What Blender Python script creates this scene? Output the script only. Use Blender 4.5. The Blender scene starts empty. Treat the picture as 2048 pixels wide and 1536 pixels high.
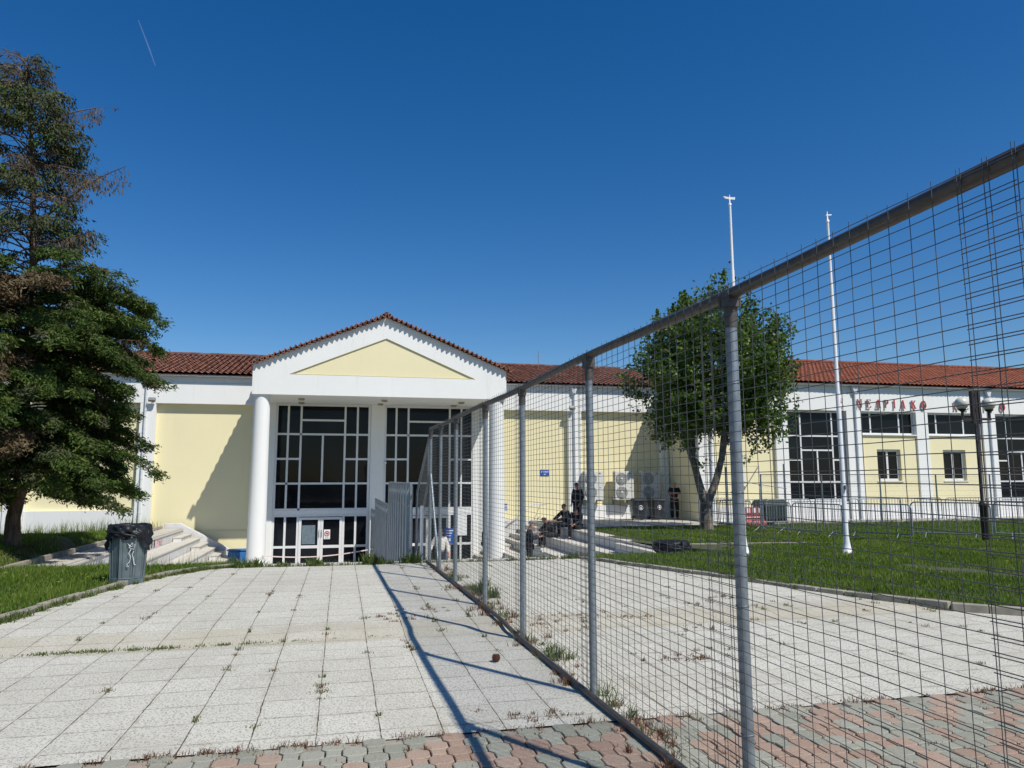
import bpy, bmesh, math, random
import numpy as np
from mathutils import Vector, Matrix
R = math.radians
S = bpy.context.scene
COL = S.collection
random.seed(7)
rng = np.random.default_rng(11)

# ---------------------------------------------------------------- camera
cam = bpy.data.cameras.new("camera"); cam.lens = 25.82; cam.sensor_width = 36
cam.clip_start = 0.05; cam.clip_end = 20000
co = bpy.data.objects.new("camera", cam); COL.objects.link(co)
co.location = (0, 0, 1.57)
yaw, pit, rol = R(13.0), math.atan(190 / 1469.0), 0.002
fw = Vector((math.sin(yaw) * math.cos(pit), math.cos(yaw) * math.cos(pit), math.sin(pit)))
rt = Vector((math.cos(yaw), -math.sin(yaw), 0)); up = rt.cross(fw)
rx = math.cos(rol) * rt - math.sin(rol) * up; ux = math.cos(rol) * up + math.sin(rol) * rt
co.rotation_euler = Matrix((rx, ux, -fw)).transposed().to_euler()
S.camera = co
# ---------------------------------------------------------------- sky, sun, exposure
w = bpy.data.worlds.new("World"); S.world = w; w.use_nodes = True
nt = w.node_tree; bg = nt.nodes["Background"]
sk = nt.nodes.new("ShaderNodeTexSky"); sk.sky_type = 'NISHITA'; sk.sun_disc = False
sk.sun_elevation = R(51.9); sk.sun_rotation = R(146.7)
sk.air_density = 1.0; sk.dust_density = 0.3; sk.ozone_density = 3.0; sk.altitude = 200
hs = nt.nodes.new("ShaderNodeHueSaturation"); hs.inputs['Saturation'].default_value = 1.385; hs.inputs['Hue'].default_value = .506
nt.links.new(sk.outputs[0], hs.inputs['Color']); nt.links.new(hs.outputs[0], bg.inputs[0]); bg.inputs[1].default_value = 0.104
sl = bpy.data.lights.new("sun", 'SUN'); sl.energy = 4.7; sl.angle = R(0.5); sl.color = (1.0, 0.955, 0.88)
so = bpy.data.objects.new("sun", sl); COL.objects.link(so)
SUN = Vector((-1.09, 1.66, -2.53))
so.rotation_euler = SUN.to_track_quat('-Z', 'Y').to_euler(); so.location = (10, -15, 25)
S.view_settings.view_transform = 'Standard'; S.view_settings.look = 'None'
S.view_settings.exposure = 0.0; S.view_settings.gamma = 1.0

# ---------------------------------------------------------------- material helpers
class N:
    def __init__(s, name):
        s.m = bpy.data.materials.new(name); s.m.use_nodes = True
        s.t = s.m.node_tree; s.b = s.t.nodes["Principled BSDF"]
        s.o = s.t.nodes.new("ShaderNodeTexCoord").outputs["Object"]
    def n(s, typ, **kw):
        x = s.t.nodes.new(typ)
        for k, v in kw.items(): setattr(x, k, v)
        return x
    def l(s, a, b): s.t.links.new(a, b)
    def math(s, op, a, b=None, c=None, clamp=False):
        x = s.n("ShaderNodeMath", operation=op); x.use_clamp = clamp
        for i, v in enumerate((a, b, c)):
            if v is None: continue
            if hasattr(v, "links"): s.l(v, x.inputs[i])
            else: x.inputs[i].default_value = v
        return x.outputs[0]
    def noise(s, scale, detail=4, rough=.55, vec=None, out="Fac"):
        x = s.n("ShaderNodeTexNoise"); x.inputs["Scale"].default_value = scale
        x.inputs["Detail"].default_value = detail; x.inputs["Roughness"].default_value = rough
        s.l(vec or s.o, x.inputs["Vector"]); return x.outputs[out]
    def ramp(s, fac, a, b, lo=0., hi=1.):
        x = s.n("ShaderNodeMapRange"); s.l(fac, x.inputs[0])
        x.inputs[1].default_value = a; x.inputs[2].default_value = b
        x.inputs[3].default_value = lo; x.inputs[4].default_value = hi; return x.outputs[0]
    def mix(s, fac, a, b, mode='MIX'):
        x = s.n("ShaderNodeMix", data_type='RGBA', blend_type=mode)
        for i, v in ((0, fac), (6, a), (7, b)):
            if hasattr(v, "links"): s.l(v, x.inputs[i])
            else: x.inputs[i].default_value = v if i == 0 else (*v, 1) if len(v) == 3 else v
        return x.outputs[2]
    def sep(s):
        x = s.n("ShaderNodeSeparateXYZ"); s.l(s.o, x.inputs[0]); return x.outputs
    def attr(s, name):
        return s.n("ShaderNodeAttribute", attribute_name=name).outputs
    def bump(s, h, strength=.3, dist=.01):
        x = s.n("ShaderNodeBump"); x.inputs["Strength"].default_value = strength
        x.inputs["Distance"].default_value = dist; s.l(h, x.inputs["Height"]); s.l(x.outputs[0], s.b.inputs["Normal"])
    def base(s, c):
        if hasattr(c, "links"): s.l(c, s.b.inputs["Base Color"])
        else: s.b.inputs["Base Color"].default_value = (*c, 1)
    def set(s, **kw):
        for k, v in kw.items():
            i = s.b.inputs[k.replace("_", " ")]
            if hasattr(v, "links"): s.l(v, i)
            else: i.default_value = v
        return s.m

def plain(name, c, rough=.6, metal=0., var=.12, scale=6., bs=.15, bscale=80., dirt=None, spec=.5):
    s = N(name); n1 = s.noise(scale, 5)
    dark = tuple(x * (1 - var) for x in c); lite = tuple(min(1, x * (1 + var * .6)) for x in c)
    col = s.mix(s.ramp(n1, .3, .7), dark, lite)
    if dirt:
        d = s.noise(scale * .35, 6, .7); col = s.mix(s.ramp(d, .55, .8, 0, .5), col, dirt)
    s.base(col)
    if bs: s.bump(s.noise(bscale, 3), bs, .004)
    return s.set(Roughness=rough, Metallic=metal, Specular_IOR_Level=spec)

def plaster(name, c, streak=(.46, .43, .36), amt=.26):
    s = N(name); o = s.sep()
    a = s.noise(.7, 5, .6); b = s.noise(9, 4, .6)
    col = s.mix(s.ramp(a, .3, .75), tuple(x * .965 for x in c), c)
    col = s.mix(s.ramp(b, .35, .75, 0, .06), col, tuple(x * .8 for x in c))
    cx = s.n("ShaderNodeCombineXYZ"); s.l(s.math('MULTIPLY', o[0], 3.), cx.inputs[0]); s.l(s.math('MULTIPLY', o[1], 3.), cx.inputs[1]); s.l(s.math('MULTIPLY', o[2], .25), cx.inputs[2])
    st = s.noise(1.6, 5, .65, cx.outputs[0])
    col = s.mix(s.ramp(st, .58, .82, 0, amt), col, streak)
    s.base(col); s.bump(s.noise(45, 4), .12, .006)
    return s.set(Roughness=.85, Specular_IOR_Level=.25)

M = {}
M['white'] = plaster('white_plaster', (.82, .825, .79))
M['yellow'] = plaster('yellow_plaster', (.82, .745, .47), (.55, .47, .29), .12)
M['plinth'] = plaster('plinth_paint', (.78, .78, .77), (.35, .33, .28), .3)
M['alu'] = plain('white_aluminium', (.72, .72, .71), .4, 0, .05, 4, .0)
M['pipe'] = plain('white_pipe_paint', (.62, .65, .68), .45, 0, .1, 5, 0)
M['steel'] = plain('galvanised_steel', (.27, .31, .34), .5, .6, .25, 22, .1, 60)
M['rail'] = plain('weathered_steel_rail', (.115, .105, .095), .55, .45, .25, 18, .1, 50)
M['wire'] = plain('galvanised_wire', (.115, .12, .12), .55, .4, .2, 9, 0)
M['sheet'] = plain('galvanised_sheet', (.33, .37, .40), .5, .5, .18, 3, 0, dirt=(.3, .28, .25))
M['whitemetal'] = plain('white_painted_steel', (.78, .78, .77), .35, 0, .06, 6, 0, dirt=(.45, .4, .33))
M['brownpost'] = plain('dark_brown_post_paint', (.028, .017, .013), .45, 0, .2, 8, .1)
M['globe'] = plain('opal_globe', (.62, .60, .52), .25, 0, .03, 4, 0)
M['blackbag'] = plain('black_bin_bag', (.012, .013, .016), .45, 0, .2, 9, .2, 9, spec=.35)
M['binmetal'] = plain('bin_grey_paint', (.14, .18, .19), .42, .3, .25, 5, .1, dirt=(.07, .08, .08))
M['graffiti'] = plain('white_marker_paint', (.62, .66, .68), .6, 0, .1, 9, 0)
M['blackink'] = plain('black_spray_paint', (.06, .06, .06), .7, 0, .3, 30, 0)
M['pinkink'] = plain('pink_spray_paint', (.6, .25, .27), .7, 0, .3, 30, 0)
M['blackplastic'] = plain('black_plastic', (.014, .017, .024), .6, 0, .2, 6, .1)
M['greenplastic'] = plain('dark_green_plastic', (.03, .05, .045), .5, 0, .2, 6, .1)
M['bluep'] = plain('blue_plastic', (.03, .16, .42), .45, 0, .15, 5, .1)
M['signblue'] = plain('sign_blue', (.015, .10, .46), .4, 0, .05, 5, 0)
M['signwhite'] = plain('sign_white', (.80, .80, .80), .5, 0, .03, 5, 0)
M['signred'] = plain('sign_red', (.55, .04, .05), .5, 0, .03, 5, 0)
M['redletter'] = plain('red_letter_paint', (.50, .045, .05), .5, 0, .25, 12, 0)
M['letterside'] = plain('letter_grey_side', (.23, .21, .2), .5, 0, .2, 12, 0)
M['redplastic'] = plain('red_plastic', (.55, .035, .03), .5, 0, .15, 6, 0)
M['acwhite'] = plain('ac_beige_white', (.66, .66, .62), .5, 0, .06, 4, 0)
M['acgrill'] = plain('ac_grille_grey', (.26, .26, .25), .5, 0, .1, 8, 0)
M['beige'] = plain('beige_fitting', (.38, .34, .22), .5, 0, .1, 8, 0)
M['fixture'] = plain('grey_fitting', (.22, .23, .23), .5, .2, .1, 8, 0)
M['poster'] = plain('grey_poster', (.14, .19, .22), .55, 0, .25, 7, 0)
M['olive'] = plain('olive_edge_paint', (.42, .36, .12), .7, 0, .1, 8, 0)
M['darkin'] = plain('dark_interior', (.012, .012, .014), .9, 0, .3, 2, 0)
M['cone'] = plain('brown_cone_scale', (.10, .035, .02), .7, 0, .4, 60, .4, 90)
M['skin'] = plain('skin', (.42, .22, .15), .55, 0, .1, 20, 0)
M['skinred'] = plain('tanned_skin', (.44, .17, .10), .55, 0, .1, 20, 0)
M['navy'] = plain('dark_navy_cloth', (.010, .012, .022), .85, 0, .3, 12, .3, 40)
M['black'] = plain('black_cloth', (.008, .008, .011), .85, 0, .3, 12, .3, 40)
M['shirt'] = plain('white_shirt_cloth', (.72, .68, .60), .85, 0, .06, 12, .3, 30)
M['greyhair'] = plain('grey_hair', (.16, .14, .12), .8, 0, .3, 60, .3, 60)
M['darkhair'] = plain('dark_hair', (.02, .014, .011), .7, 0, .3, 60, .3, 60)
M['shoe'] = plain('black_shoe_leather', (.012, .011, .011), .4, 0, .2, 20, 0)
M['tape'] = plain('white_pink_tape', (.75, .6, .57), .5, 0, .1, 3, 0)
M['cardboard'] = plain('grey_box', (.16, .19, .2), .7, 0, .2, 8, 0)

def glass_mat():
    s = N('dark_window_glass')
    s.base(s.mix(s.ramp(s.noise(.5, 3), .35, .7), (.004, .005, .007), (.010, .013, .017)))
    s.bump(s.noise(.7, 2), .12, .03)
    return s.set(Roughness=.03, IOR=1.35, Specular_IOR_Level=.28)
M['glass'] = glass_mat()

def slab_mat():
    s = N('terrazzo_paving_slabs'); o = s.sep()
    wob = s.math('MULTIPLY', s.math('SUBTRACT', s.noise(5, 4), .5), .016)
    x = s.math('DIVIDE', s.math('ADD', s.math('ADD', o[0], .11 + 40), wob), .4)
    cx = s.math('FLOOR', x); fx = s.math('FRACT', x)
    wn = s.n("ShaderNodeTexWhiteNoise", noise_dimensions='1D'); s.l(cx, wn.inputs['W'])
    wob2 = s.math('MULTIPLY', s.math('SUBTRACT', s.noise(7, 4), .5), .02)
    y = s.math('DIVIDE', s.math('ADD', s.math('ADD', o[1], s.math('MULTIPLY', wn.outputs['Value'], .05)), s.math('ADD', wob2, 40.1)), .4)
    cy = s.math('FLOOR', y); fy = s.math('FRACT', y)
    dx = s.math('MULTIPLY', s.math('SUBTRACT', .5, s.math('ABSOLUTE', s.math('SUBTRACT', fx, .5))), .4)
    dy = s.math('MULTIPLY', s.math('SUBTRACT', .5, s.math('ABSOLUTE', s.math('SUBTRACT', fy, .5))), .4)
    big = s.noise(2.3, 5, .65)
    wx = s.ramp(big, .35, .7, .0022, .006)
    jx = s.math('LESS_THAN', dx, wx)
    wy = s.ramp(s.noise(3.1, 5, .7), .38, .68, .0008, .0062)
    jy = s.math('LESS_THAN', dy, wy)
    joint = s.math('MAXIMUM', jx, jy)
    c2 = s.n("ShaderNodeCombineXYZ"); s.l(cx, c2.inputs[0]); s.l(cy, c2.inputs[1])
    w2 = s.n("ShaderNodeTexWhiteNoise", noise_dimensions='2D'); s.l(c2.outputs[0], w2.inputs['Vector'])
    col = s.mix(w2.outputs['Value'], (.51, .49, .405), (.56, .54, .455))
    # washed aggregate: dark chips in pale mortar
    vo = s.n("ShaderNodeTexVoronoi"); vo.inputs['Scale'].default_value = 52; s.l(s.o, vo.inputs['Vector'])
    chip = s.math('MULTIPLY', s.math('LESS_THAN', vo.outputs['Distance'], .42), s.ramp(s.noise(95, 3), .42, .56))
    col = s.mix(s.math('MULTIPLY', chip, .68), col, (.10, .095, .085))
    v2 = s.noise(160, 2); col = s.mix(s.ramp(v2, .5, .7, 0, .5), col, (.82, .81, .77))
    st = s.noise(.55, 6, .7); col = s.mix(s.ramp(st, .47, .72, 0, .5), col, (.36, .335, .27))
    st2 = s.noise(1.6, 6, .75); col = s.mix(s.ramp(st2, .6, .82, 0, .4), col, (.34, .29, .21))
    near = s.math('LESS_THAN', s.math('MINIMUM', dx, dy), .028)
    col = s.mix(s.math('MULTIPLY', near, s.ramp(s.noise(4, 4), .45, .7, 0, .35)), col, (.30, .26, .19))
    # dirty tilted row
    row = s.math('LESS_THAN', s.math('ABSOLUTE', s.math('SUBTRACT', o[1], 8.2)), .42)
    col = s.mix(s.math('MULTIPLY', row, s.ramp(s.noise(1.2, 4), .3, .6, .1, .5)), col, (.40, .35, .24))
    jc = s.mix(s.noise(3), (.05, .035, .02), (.10, .085, .05))
    col = s.mix(s.math('MULTIPLY', joint, s.ramp(s.noise(11, 4), .3, .55, .35, 1.)), col, jc)
    s.base(col)
    h = s.math('SUBTRACT', s.math('SUBTRACT', s.math('MULTIPLY', v2, .25), s.math('MULTIPLY', chip, .4)), s.math('MULTIPLY', joint, 1.5))
    s.bump(h, .6, .004)
    return s.set(Roughness=.9, Specular_IOR_Level=.2)
M['slab'] = slab_mat()

def paver_mat():
    s = N('interlocking_pavers'); a = s.attr('rnd')['Fac']
    pick = s.ramp(a, .485, .5)
    g = s.mix(s.math('FRACT', s.math('MULTIPLY', a, 37.)), (.235, .24, .185), (.325, .325, .26))
    p = s.mix(s.math('FRACT', s.math('MULTIPLY', a, 53.)), (.29, .19, .135), (.375, .27, .20))
    col = s.mix(pick, g, p)
    n = s.noise(120, 3); col = s.mix(s.ramp(n, .45, .7, 0, .3), col, (.55, .52, .47))
    n2 = s.noise(70, 3); col = s.mix(s.ramp(n2, .55, .7, 0, .4), col, (.13, .11, .09))
    st = s.noise(1.5, 5, .7); col = s.mix(s.ramp(st, .5, .75, 0, .4), col, (.30, .27, .21))
    s.base(col); s.bump(n, .5, .003)
    return s.set(Roughness=.9, Specular_IOR_Level=.2)
M['paver'] = paver_mat()
M['soil'] = plain('brown_soil', (.115, .075, .045), .95, 0, .4, 14, .6, 60)
M['lawnsoil'] = plain('lawn_soil', (.060, .070, .022), .95, 0, .4, 3, .6, 60, dirt=(.14, .10, .05))
M['farground'] = plain('dry_grass_ground', (.10, .11, .04), .95, 0, .4, .8, .3, 30)
M['concrete'] = plain('kerb_concrete', (.33, .30, .24), .9, 0, .3, 5, .4, 60, dirt=(.12, .11, .06))
M['court'] = plain('court_floor_slabs', (.42, .42, .39), .85, 0, .15, 4, .3, 60, dirt=(.25, .23, .19))
M['path'] = plain('pale_path_slabs', (.50, .47, .41), .9, 0, .2, 3, .4, 60, dirt=(.3, .25, .17))
M['pathbrown'] = plain('brown_path_pavers', (.33, .22, .14), .9, 0, .35, 6, .4, 60, dirt=(.14, .12, .05))

def marble_mat(name, c):
    s = N(name); o = s.sep()
    f = s.math('FRACT', s.math('DIVIDE', s.math('ADD', o[1], 40), 1.15))
    j = s.math('LESS_THAN', f, .006)
    col = s.mix(s.ramp(s.noise(2, 5, .7), .3, .7), tuple(x * .86 for x in c), c)
    col = s.mix(s.ramp(s.noise(1.1, 6, .75), .52, .72, 0, .6), col, (.36, .27, .17))
    col = s.mix(s.math('MULTIPLY', j, .8), col, (.08, .06, .04))
    s.base(col); s.bump(s.noise(50, 3), .2, .003); return s.set(Roughness=.7)
M['marble'] = marble_mat('step_marble', (.62, .59, .52))
M['riser'] = marble_mat('riser_white_paint', (.66, .66, .65))

def tile_mat(name, a, b, c):
    s = N(name); r = s.attr('rnd')['Fac']
    col = s.mix(r, a, b)
    col = s.mix(s.ramp(s.noise(3.0, 5, .7), .45, .75, 0, .6), col, c)
    col = s.mix(s.ramp(s.noise(14, 4, .7), .55, .75, 0, .45), col, (.05, .04, .035))
    s.base(col); s.bump(s.noise(40, 3), .3, .01); return s.set(Roughness=.85, Specular_IOR_Level=.25)
M['tileold'] = tile_mat('weathered_roof_tile', (.11, .040, .026), (.27, .105, .065), (.30, .20, .15))
M['tilenew'] = tile_mat('red_roof_tile', (.20, .055, .030), (.36, .115, .060), (.30, .17, .11))

def leaf_mat(name, cols, rough=.55, transl=.25):
    s = N(name); a = s.attr('rnd')['Fac']
    cr = s.n("ShaderNodeValToRGB"); e = cr.color_ramp.elements
    e[0].position = 0; e[0].color = (*cols[0][1], 1); e[1].position = cols[-1][0]; e[1].color = (*cols[-1][1], 1)
    for p, c in cols[1:-1]:
        x = e.new(p); x.color = (*c, 1)
    s.l(a, cr.inputs[0])
    col = s.mix(s.ramp(s.noise(.8, 3), .35, .65, 0, .35), cr.outputs[0], cols[0][1])
    s.base(col); s.set(Roughness=rough, Specular_IOR_Level=.3)
    tr = s.n("ShaderNodeBsdfTranslucent"); s.l(col, tr.inputs[0])
    mx = s.n("ShaderNodeMixShader"); mx.inputs[0].default_value = transl
    out = s.t.nodes["Material Output"]
    s.l(s.b.outputs[0], mx.inputs[1]); s.l(tr.outputs[0], mx.inputs[2]); s.l(mx.outputs[0], out.inputs[0])
    return s.m
M['conifer'] = leaf_mat('conifer_foliage', [(0, (.026, .052, .010)), (.5, (.068, .120, .022)), (.85, (.13, .175, .032)), (1., (.20, .20, .045))], .75, .25)
M['deadfol'] = leaf_mat('dry_conifer_foliage', [(0, (.07, .048, .024)), (.5, (.12, .085, .04)), (1., (.17, .14, .085))], .8, .1)
M['greyolive'] = leaf_mat('drooping_grey_green_foliage', [(0, (.03, .045, .018)), (.5, (.065, .075, .032)), (1., (.11, .11, .055))], .8, .1)
M['broad'] = leaf_mat('broad_leaves', [(0, (.035, .07, .010)), (.45, (.085, .155, .022)), (.8, (.15, .235, .04)), (1., (.24, .31, .07))], .45, .4)
M['grass'] = leaf_mat('grass_blades', [(0, (.06, .12, .012)), (.4, (.14, .23, .028)), (.8, (.23, .30, .05)), (1., (.36, .33, .12))], .5, .4)
M['weed'] = leaf_mat('weed_leaves', [(0, (.05, .09, .015)), (.6, (.11, .16, .035)), (1., (.20, .20, .07))], .6, .25)
M['dryweed'] = leaf_mat('dry_red_weed_leaves', [(0, (.12, .04, .02)), (.5, (.19, .09, .045)), (1., (.22, .17, .08))], .7, .2)
M['flower'] = plain('yellow_petals', (.75, .55, .02), .6, 0, .1, 5, 0)
def bark_mat(name, a, b):
    s = N(name); cx = s.n("ShaderNodeMapping"); cx.inputs['Scale'].default_value = (14, 14, 2.5); s.l(s.o, cx.inputs[0])
    n = s.noise(1., 6, .7, cx.outputs[0]); s.base(s.mix(s.ramp(n, .35, .65), a, b)); s.bump(n, .9, .03)
    return s.set(Roughness=.9, Specular_IOR_Level=.2)
M['bark'] = bark_mat('brown_bark', (.05, .035, .025), (.20, .14, .10))
M['barkgrey'] = bark_mat('grey_bark', (.06, .05, .04), (.26, .22, .18))
M['twig'] = plain('bare_twig', (.16, .12, .09), .85, 0, .3, 8, 0)

# ---------------------------------------------------------------- mesh helpers
def tag(o, label=None, cat=None, group=None, kind=None):
    if label: o['label'] = label
    if cat: o['category'] = cat
    if group: o['group'] = group
    if kind: o['kind'] = kind
    return o
def root(name, loc, label, cat, group=None, rz=0):
    o = bpy.data.objects.new(name, None); COL.objects.link(o); o.location = loc; o.rotation_euler = (0, 0, rz)
    o.empty_display_size = .2
    return tag(o, label, cat, group)
def copy_tree(o, parent=None):
    c = o.copy(); COL.objects.link(c); c.parent = parent
    for ch in list(o.children): copy_tree(ch, c)
    return c

class MB:
    """collects shapes; vertices are in the parent's local space"""
    def __init__(s): s.v = []; s.f = []; s.m = []; s.sm = []
    def add(s, vs, fs, mi=0, smooth=False):
        k = len(s.v); s.v += [tuple(v) for v in vs]
        for f in fs: s.f.append(tuple(k + i for i in f)); s.m.append(mi); s.sm.append(smooth)
        return s
    def box(s, x0, x1, y0, y1, z0, z1, mi=0, M4=None):
        vs = [(x, y, z) for z in (z0, z1) for y in (y0, y1) for x in (x0, x1)]
        if M4 is not None: vs = [M4 @ Vector(v) for v in vs]
        return s.add(vs, [(0, 2, 3, 1), (4, 5, 7, 6), (0, 1, 5, 4), (2, 6, 7, 3), (0, 4, 6, 2), (1, 3, 7, 5)], mi)
    def prism(s, pts, axis, a0, a1, mi=0):
        """extrude polygon; axis 0 -> pts are (y,z); 1 -> (x,z); 2 -> (x,y)"""
        n = len(pts)
        def P(p, a):
            return (a, p[0], p[1]) if axis == 0 else (p[0], a, p[1]) if axis == 1 else (p[0], p[1], a)
        vs = [P(p, a0) for p in pts] + [P(p, a1) for p in pts]
        fs = [tuple(range(n)), tuple(range(2 * n - 1, n - 1, -1))] + [(i, i + n, (i + 1) % n + n, (i + 1) % n) for i in range(n)]
        return s.add(vs, fs, mi)
    def tube(s, pts, rad, seg=8, mi=0, cap=True, smooth=True, sy=1.):
        pts = [Vector(p) for p in pts]; n = len(pts)
        rs = rad if hasattr(rad, '__len__') else [rad] * n
        vs = []; ref = None
        for i, p in enumerate(pts):
            d = (pts[min(i + 1, n - 1)] - pts[max(i - 1, 0)]).normalized()
            if ref is None: ref = Vector((0, 0, 1)) if abs(d.z) < .9 else Vector((1, 0, 0))
            u = d.cross(ref).normalized(); v = u.cross(d).normalized(); ref = v if abs(d.dot(v)) < .9 else ref
            for k in range(seg):
                a = 2 * math.pi * k / seg
                vs.append(p + (u * math.cos(a) + v * math.sin(a) * sy) * rs[i])
        fs = [(i * seg + k, i * seg + (k + 1) % seg, (i + 1) * seg + (k + 1) % seg, (i + 1) * seg + k) for i in range(n - 1) for k in range(seg)]
        s.add(vs, fs, mi, smooth)
        if cap: s.add(vs[:seg], [tuple(range(seg - 1, -1, -1))], mi); s.add(vs[-seg:], [tuple(range(seg))], mi)
        return s
    def lathe(s, prof, c=(0, 0, 0), seg=20, mi=0, smooth=True, squash=1.):
        vs = []; n = len(prof)
        for r, z in prof:
            for k in range(seg):
                a = 2 * math.pi * k / seg; vs.append((c[0] + r * math.cos(a), c[1] + r * math.sin(a) * squash, c[2] + z))
        fs = [(i * seg + k, i * seg + (k + 1) % seg, (i + 1) * seg + (k + 1) % seg, (i + 1) * seg + k) for i in range(n - 1) for k in range(seg)]
        s.add(vs, fs, mi, smooth)
        s.add(vs[:seg], [tuple(range(seg - 1, -1, -1))], mi); s.add(vs[-seg:], [tuple(range(seg))], mi)
        return s
    def build(s, name, mats, parent=None, bevel=0.):
        me = bpy.data.meshes.new(name); me.from_pydata(s.v, [], s.f); 
        if not isinstance(mats, (list, tuple)): mats = [mats]
        for m in mats: me.materials.append(M[m] if isinstance(m, str) else m)
        me.polygons.foreach_set('material_index', s.m); me.polygons.foreach_set('use_smooth', s.sm)
        if bevel:
            bm = bmesh.new(); bm.from_mesh(me)
            bmesh.ops.recalc_face_normals(bm, faces=bm.faces)
            bmesh.ops.bevel(bm, geom=[e for e in bm.edges if len(e.link_faces) == 2 and e.calc_face_angle(0) > .6], offset=bevel, segments=2, affect='EDGES', profile=.6)
            bm.to_mesh(me); bm.free()
        me.update()
        o = bpy.data.objects.new(name, me); COL.objects.link(o); o.parent = parent
        return o

def quick(name, V, F, mat, rnd=None, parent=None, smooth=False):
    """numpy mesh; F is (n,k) ints; rnd is a value per face"""
    me = bpy.data.meshes.new(name); V = np.asarray(V, np.float32); F = np.asarray(F, np.int32)
    n, k = F.shape
    me.vertices.add(len(V)); me.vertices.foreach_set('co', V.ravel())
    me.loops.add(n * k); me.loops.foreach_set('vertex_index', F.ravel())
    me.polygons.add(n); me.polygons.foreach_set('loop_start', np.arange(0, n * k, k, dtype=np.int32))
    me.update(calc_edges=True); me.validate()
    if smooth: me.polygons.foreach_set('use_smooth', [True] * len(me.polygons))
    for m in (mat if isinstance(mat, (list, tuple)) else [mat]): me.materials.append(M[m])
    if rnd is not None:
        a = me.attributes.new('rnd', 'FLOAT', 'FACE'); a.data.foreach_set('value', np.asarray(rnd, np.float32))
    o = bpy.data.objects.new(name, me); COL.objects.link(o); o.parent = parent
    return o
def struct(o): o['kind'] = 'structure'; return o
def sstep(a, b, x):
    t = np.clip((x - a) / (b - a), 0, 1); return t * t * (3 - 2 * t)

# ---------------------------------------------------------------- ground
def T(x, y):
    """terrain height beside the plaza and the sunken court"""
    x = np.asarray(x, float); y = np.asarray(y, float)
    left = -.40 * sstep(14.5, 18.5, y) + .36 * sstep(15.8, 19, y) * sstep(-7.15, -7.9, x) * (1 - sstep(23, 31, y)) - .05 * np.clip((-8. - x), 0, 8) * sstep(22, 33, y) - .05 * sstep(28, 33, y)
    right = -.02 - .28 * sstep(13, 22, y)
    left = np.where((x > -7.1) & (x < -1), np.minimum(left, -.02 - .52 * sstep(14.9, 16.2, y)), left)
    t = np.where(x < 1, left, right)
    return t + .012 * np.sin(x * 1.7 + y * .9) * np.sin(y * 1.3 - x * .6)
LC = [(-6.2, 2.0), (-4.6, 5.2), (-4.0, 7.6), (-3.65, 9.5), (-3.43, 10.8), (-3.13, 12.3), (-2.75, 13.4), (-2.35, 14.05), (-1.75, 14.42)]
RC = [(4.72, 14.25), (4.95, 13.75), (5.12, 13.23), (5.5, 12.35), (6.0, 11.2), (6.31, 10.2), (6.62, 9.37), (6.97, 8.7), (7.42, 7.92), (7.98, 7.4), (9.5, 6.2), (12.5, 4.95)]
def interp_line(L, y, rev=False):
    a = np.array(L); i = np.argsort(a[:, 1]); return np.interp(y, a[i, 1], a[i, 0])
def zprof(y):  # plaza height
    return -.045 + .028 * sstep(7.95, 8.25, y) + .017 * sstep(8.2, 9.6, y)
# terrain sheet with the court cut out, 0.25 m cells near, coarse ring far
xs = np.concatenate([np.linspace(-400, -45, 6), np.arange(-40, -12, 2.), np.arange(-12, 14.01, .25), np.arange(15, 46, 1.5), np.linspace(60, 400, 6)])
ys = np.concatenate([np.linspace(-300, -20, 5), np.arange(-14, 3.9, 2.), np.arange(4, 33.26, .25), np.arange(34.2, 60, 3.), np.linspace(80, 600, 6)])
X, Y = np.meshgrid(xs, ys); Z = T(X, Y) - .0
lc = interp_line(LC, Y); rc = interp_line(RC, Y)
plz = (X > lc - .1) & (X < rc + .1) & (Y < 14.5) & (Y > -20)
Z = np.where(plz, -.22, Z); Z = np.where((Y < 4) , -.25, Z)
idx = np.arange(X.size).reshape(X.shape)
F = []
for j in range(len(ys) - 1):
    for i in range(len(xs) - 1):
        cx, cy = (xs[i] + xs[i + 1]) / 2, (ys[j] + ys[j + 1]) / 2
        if (-6.25 < cx < -1.75 and 15.5 < cy < 33.3) or (-1.75 < cx < 5. and 14.5 < cy < 33.3) or (5. < cx < 8.5 and 15.25 < cy < 33.3): continue
        F.append((idx[j, i], idx[j, i + 1], idx[j + 1, i + 1], idx[j + 1, i]))
g = quick('ground', np.stack([X.ravel(), Y.ravel(), Z.ravel()], 1), F, 'lawnsoil', smooth=True); struct(g)

# plaza of slabs: polygon strip rows following the kerbs
V = []; F = []
yy = np.concatenate([np.arange(4.90, 14.2, .1), [14.2]])
for j, y in enumerate(yy):
    a = float(interp_line(LC, y)) + .04; b = float(interp_line(RC, y)) - .04
    if y < 5.05: b = 12.4
    for i in range(41):
        t = i / 40; x = a + (b - a) * t
        tilt = .022 * math.exp(-((y - 8.2) / .35) ** 2) * max(0, min(1, (-x + .3) / 2.5))
        V.append((x, y, float(zprof(y)) - tilt + .004 * math.sin(x * 2.1 + y) * math.sin(y * 1.7)))
for j in range(len(yy) - 1):
    for i in range(40):
        k = j * 41 + i; F.append((k, k + 1, k + 42, k + 41))
struct(quick('plaza', V, F, 'slab', smooth=True))
b = MB(); b.box(-14, 24, -16, 4.895, -.12, -.068); struct(b.build('soil_bed', 'soil'))
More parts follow.
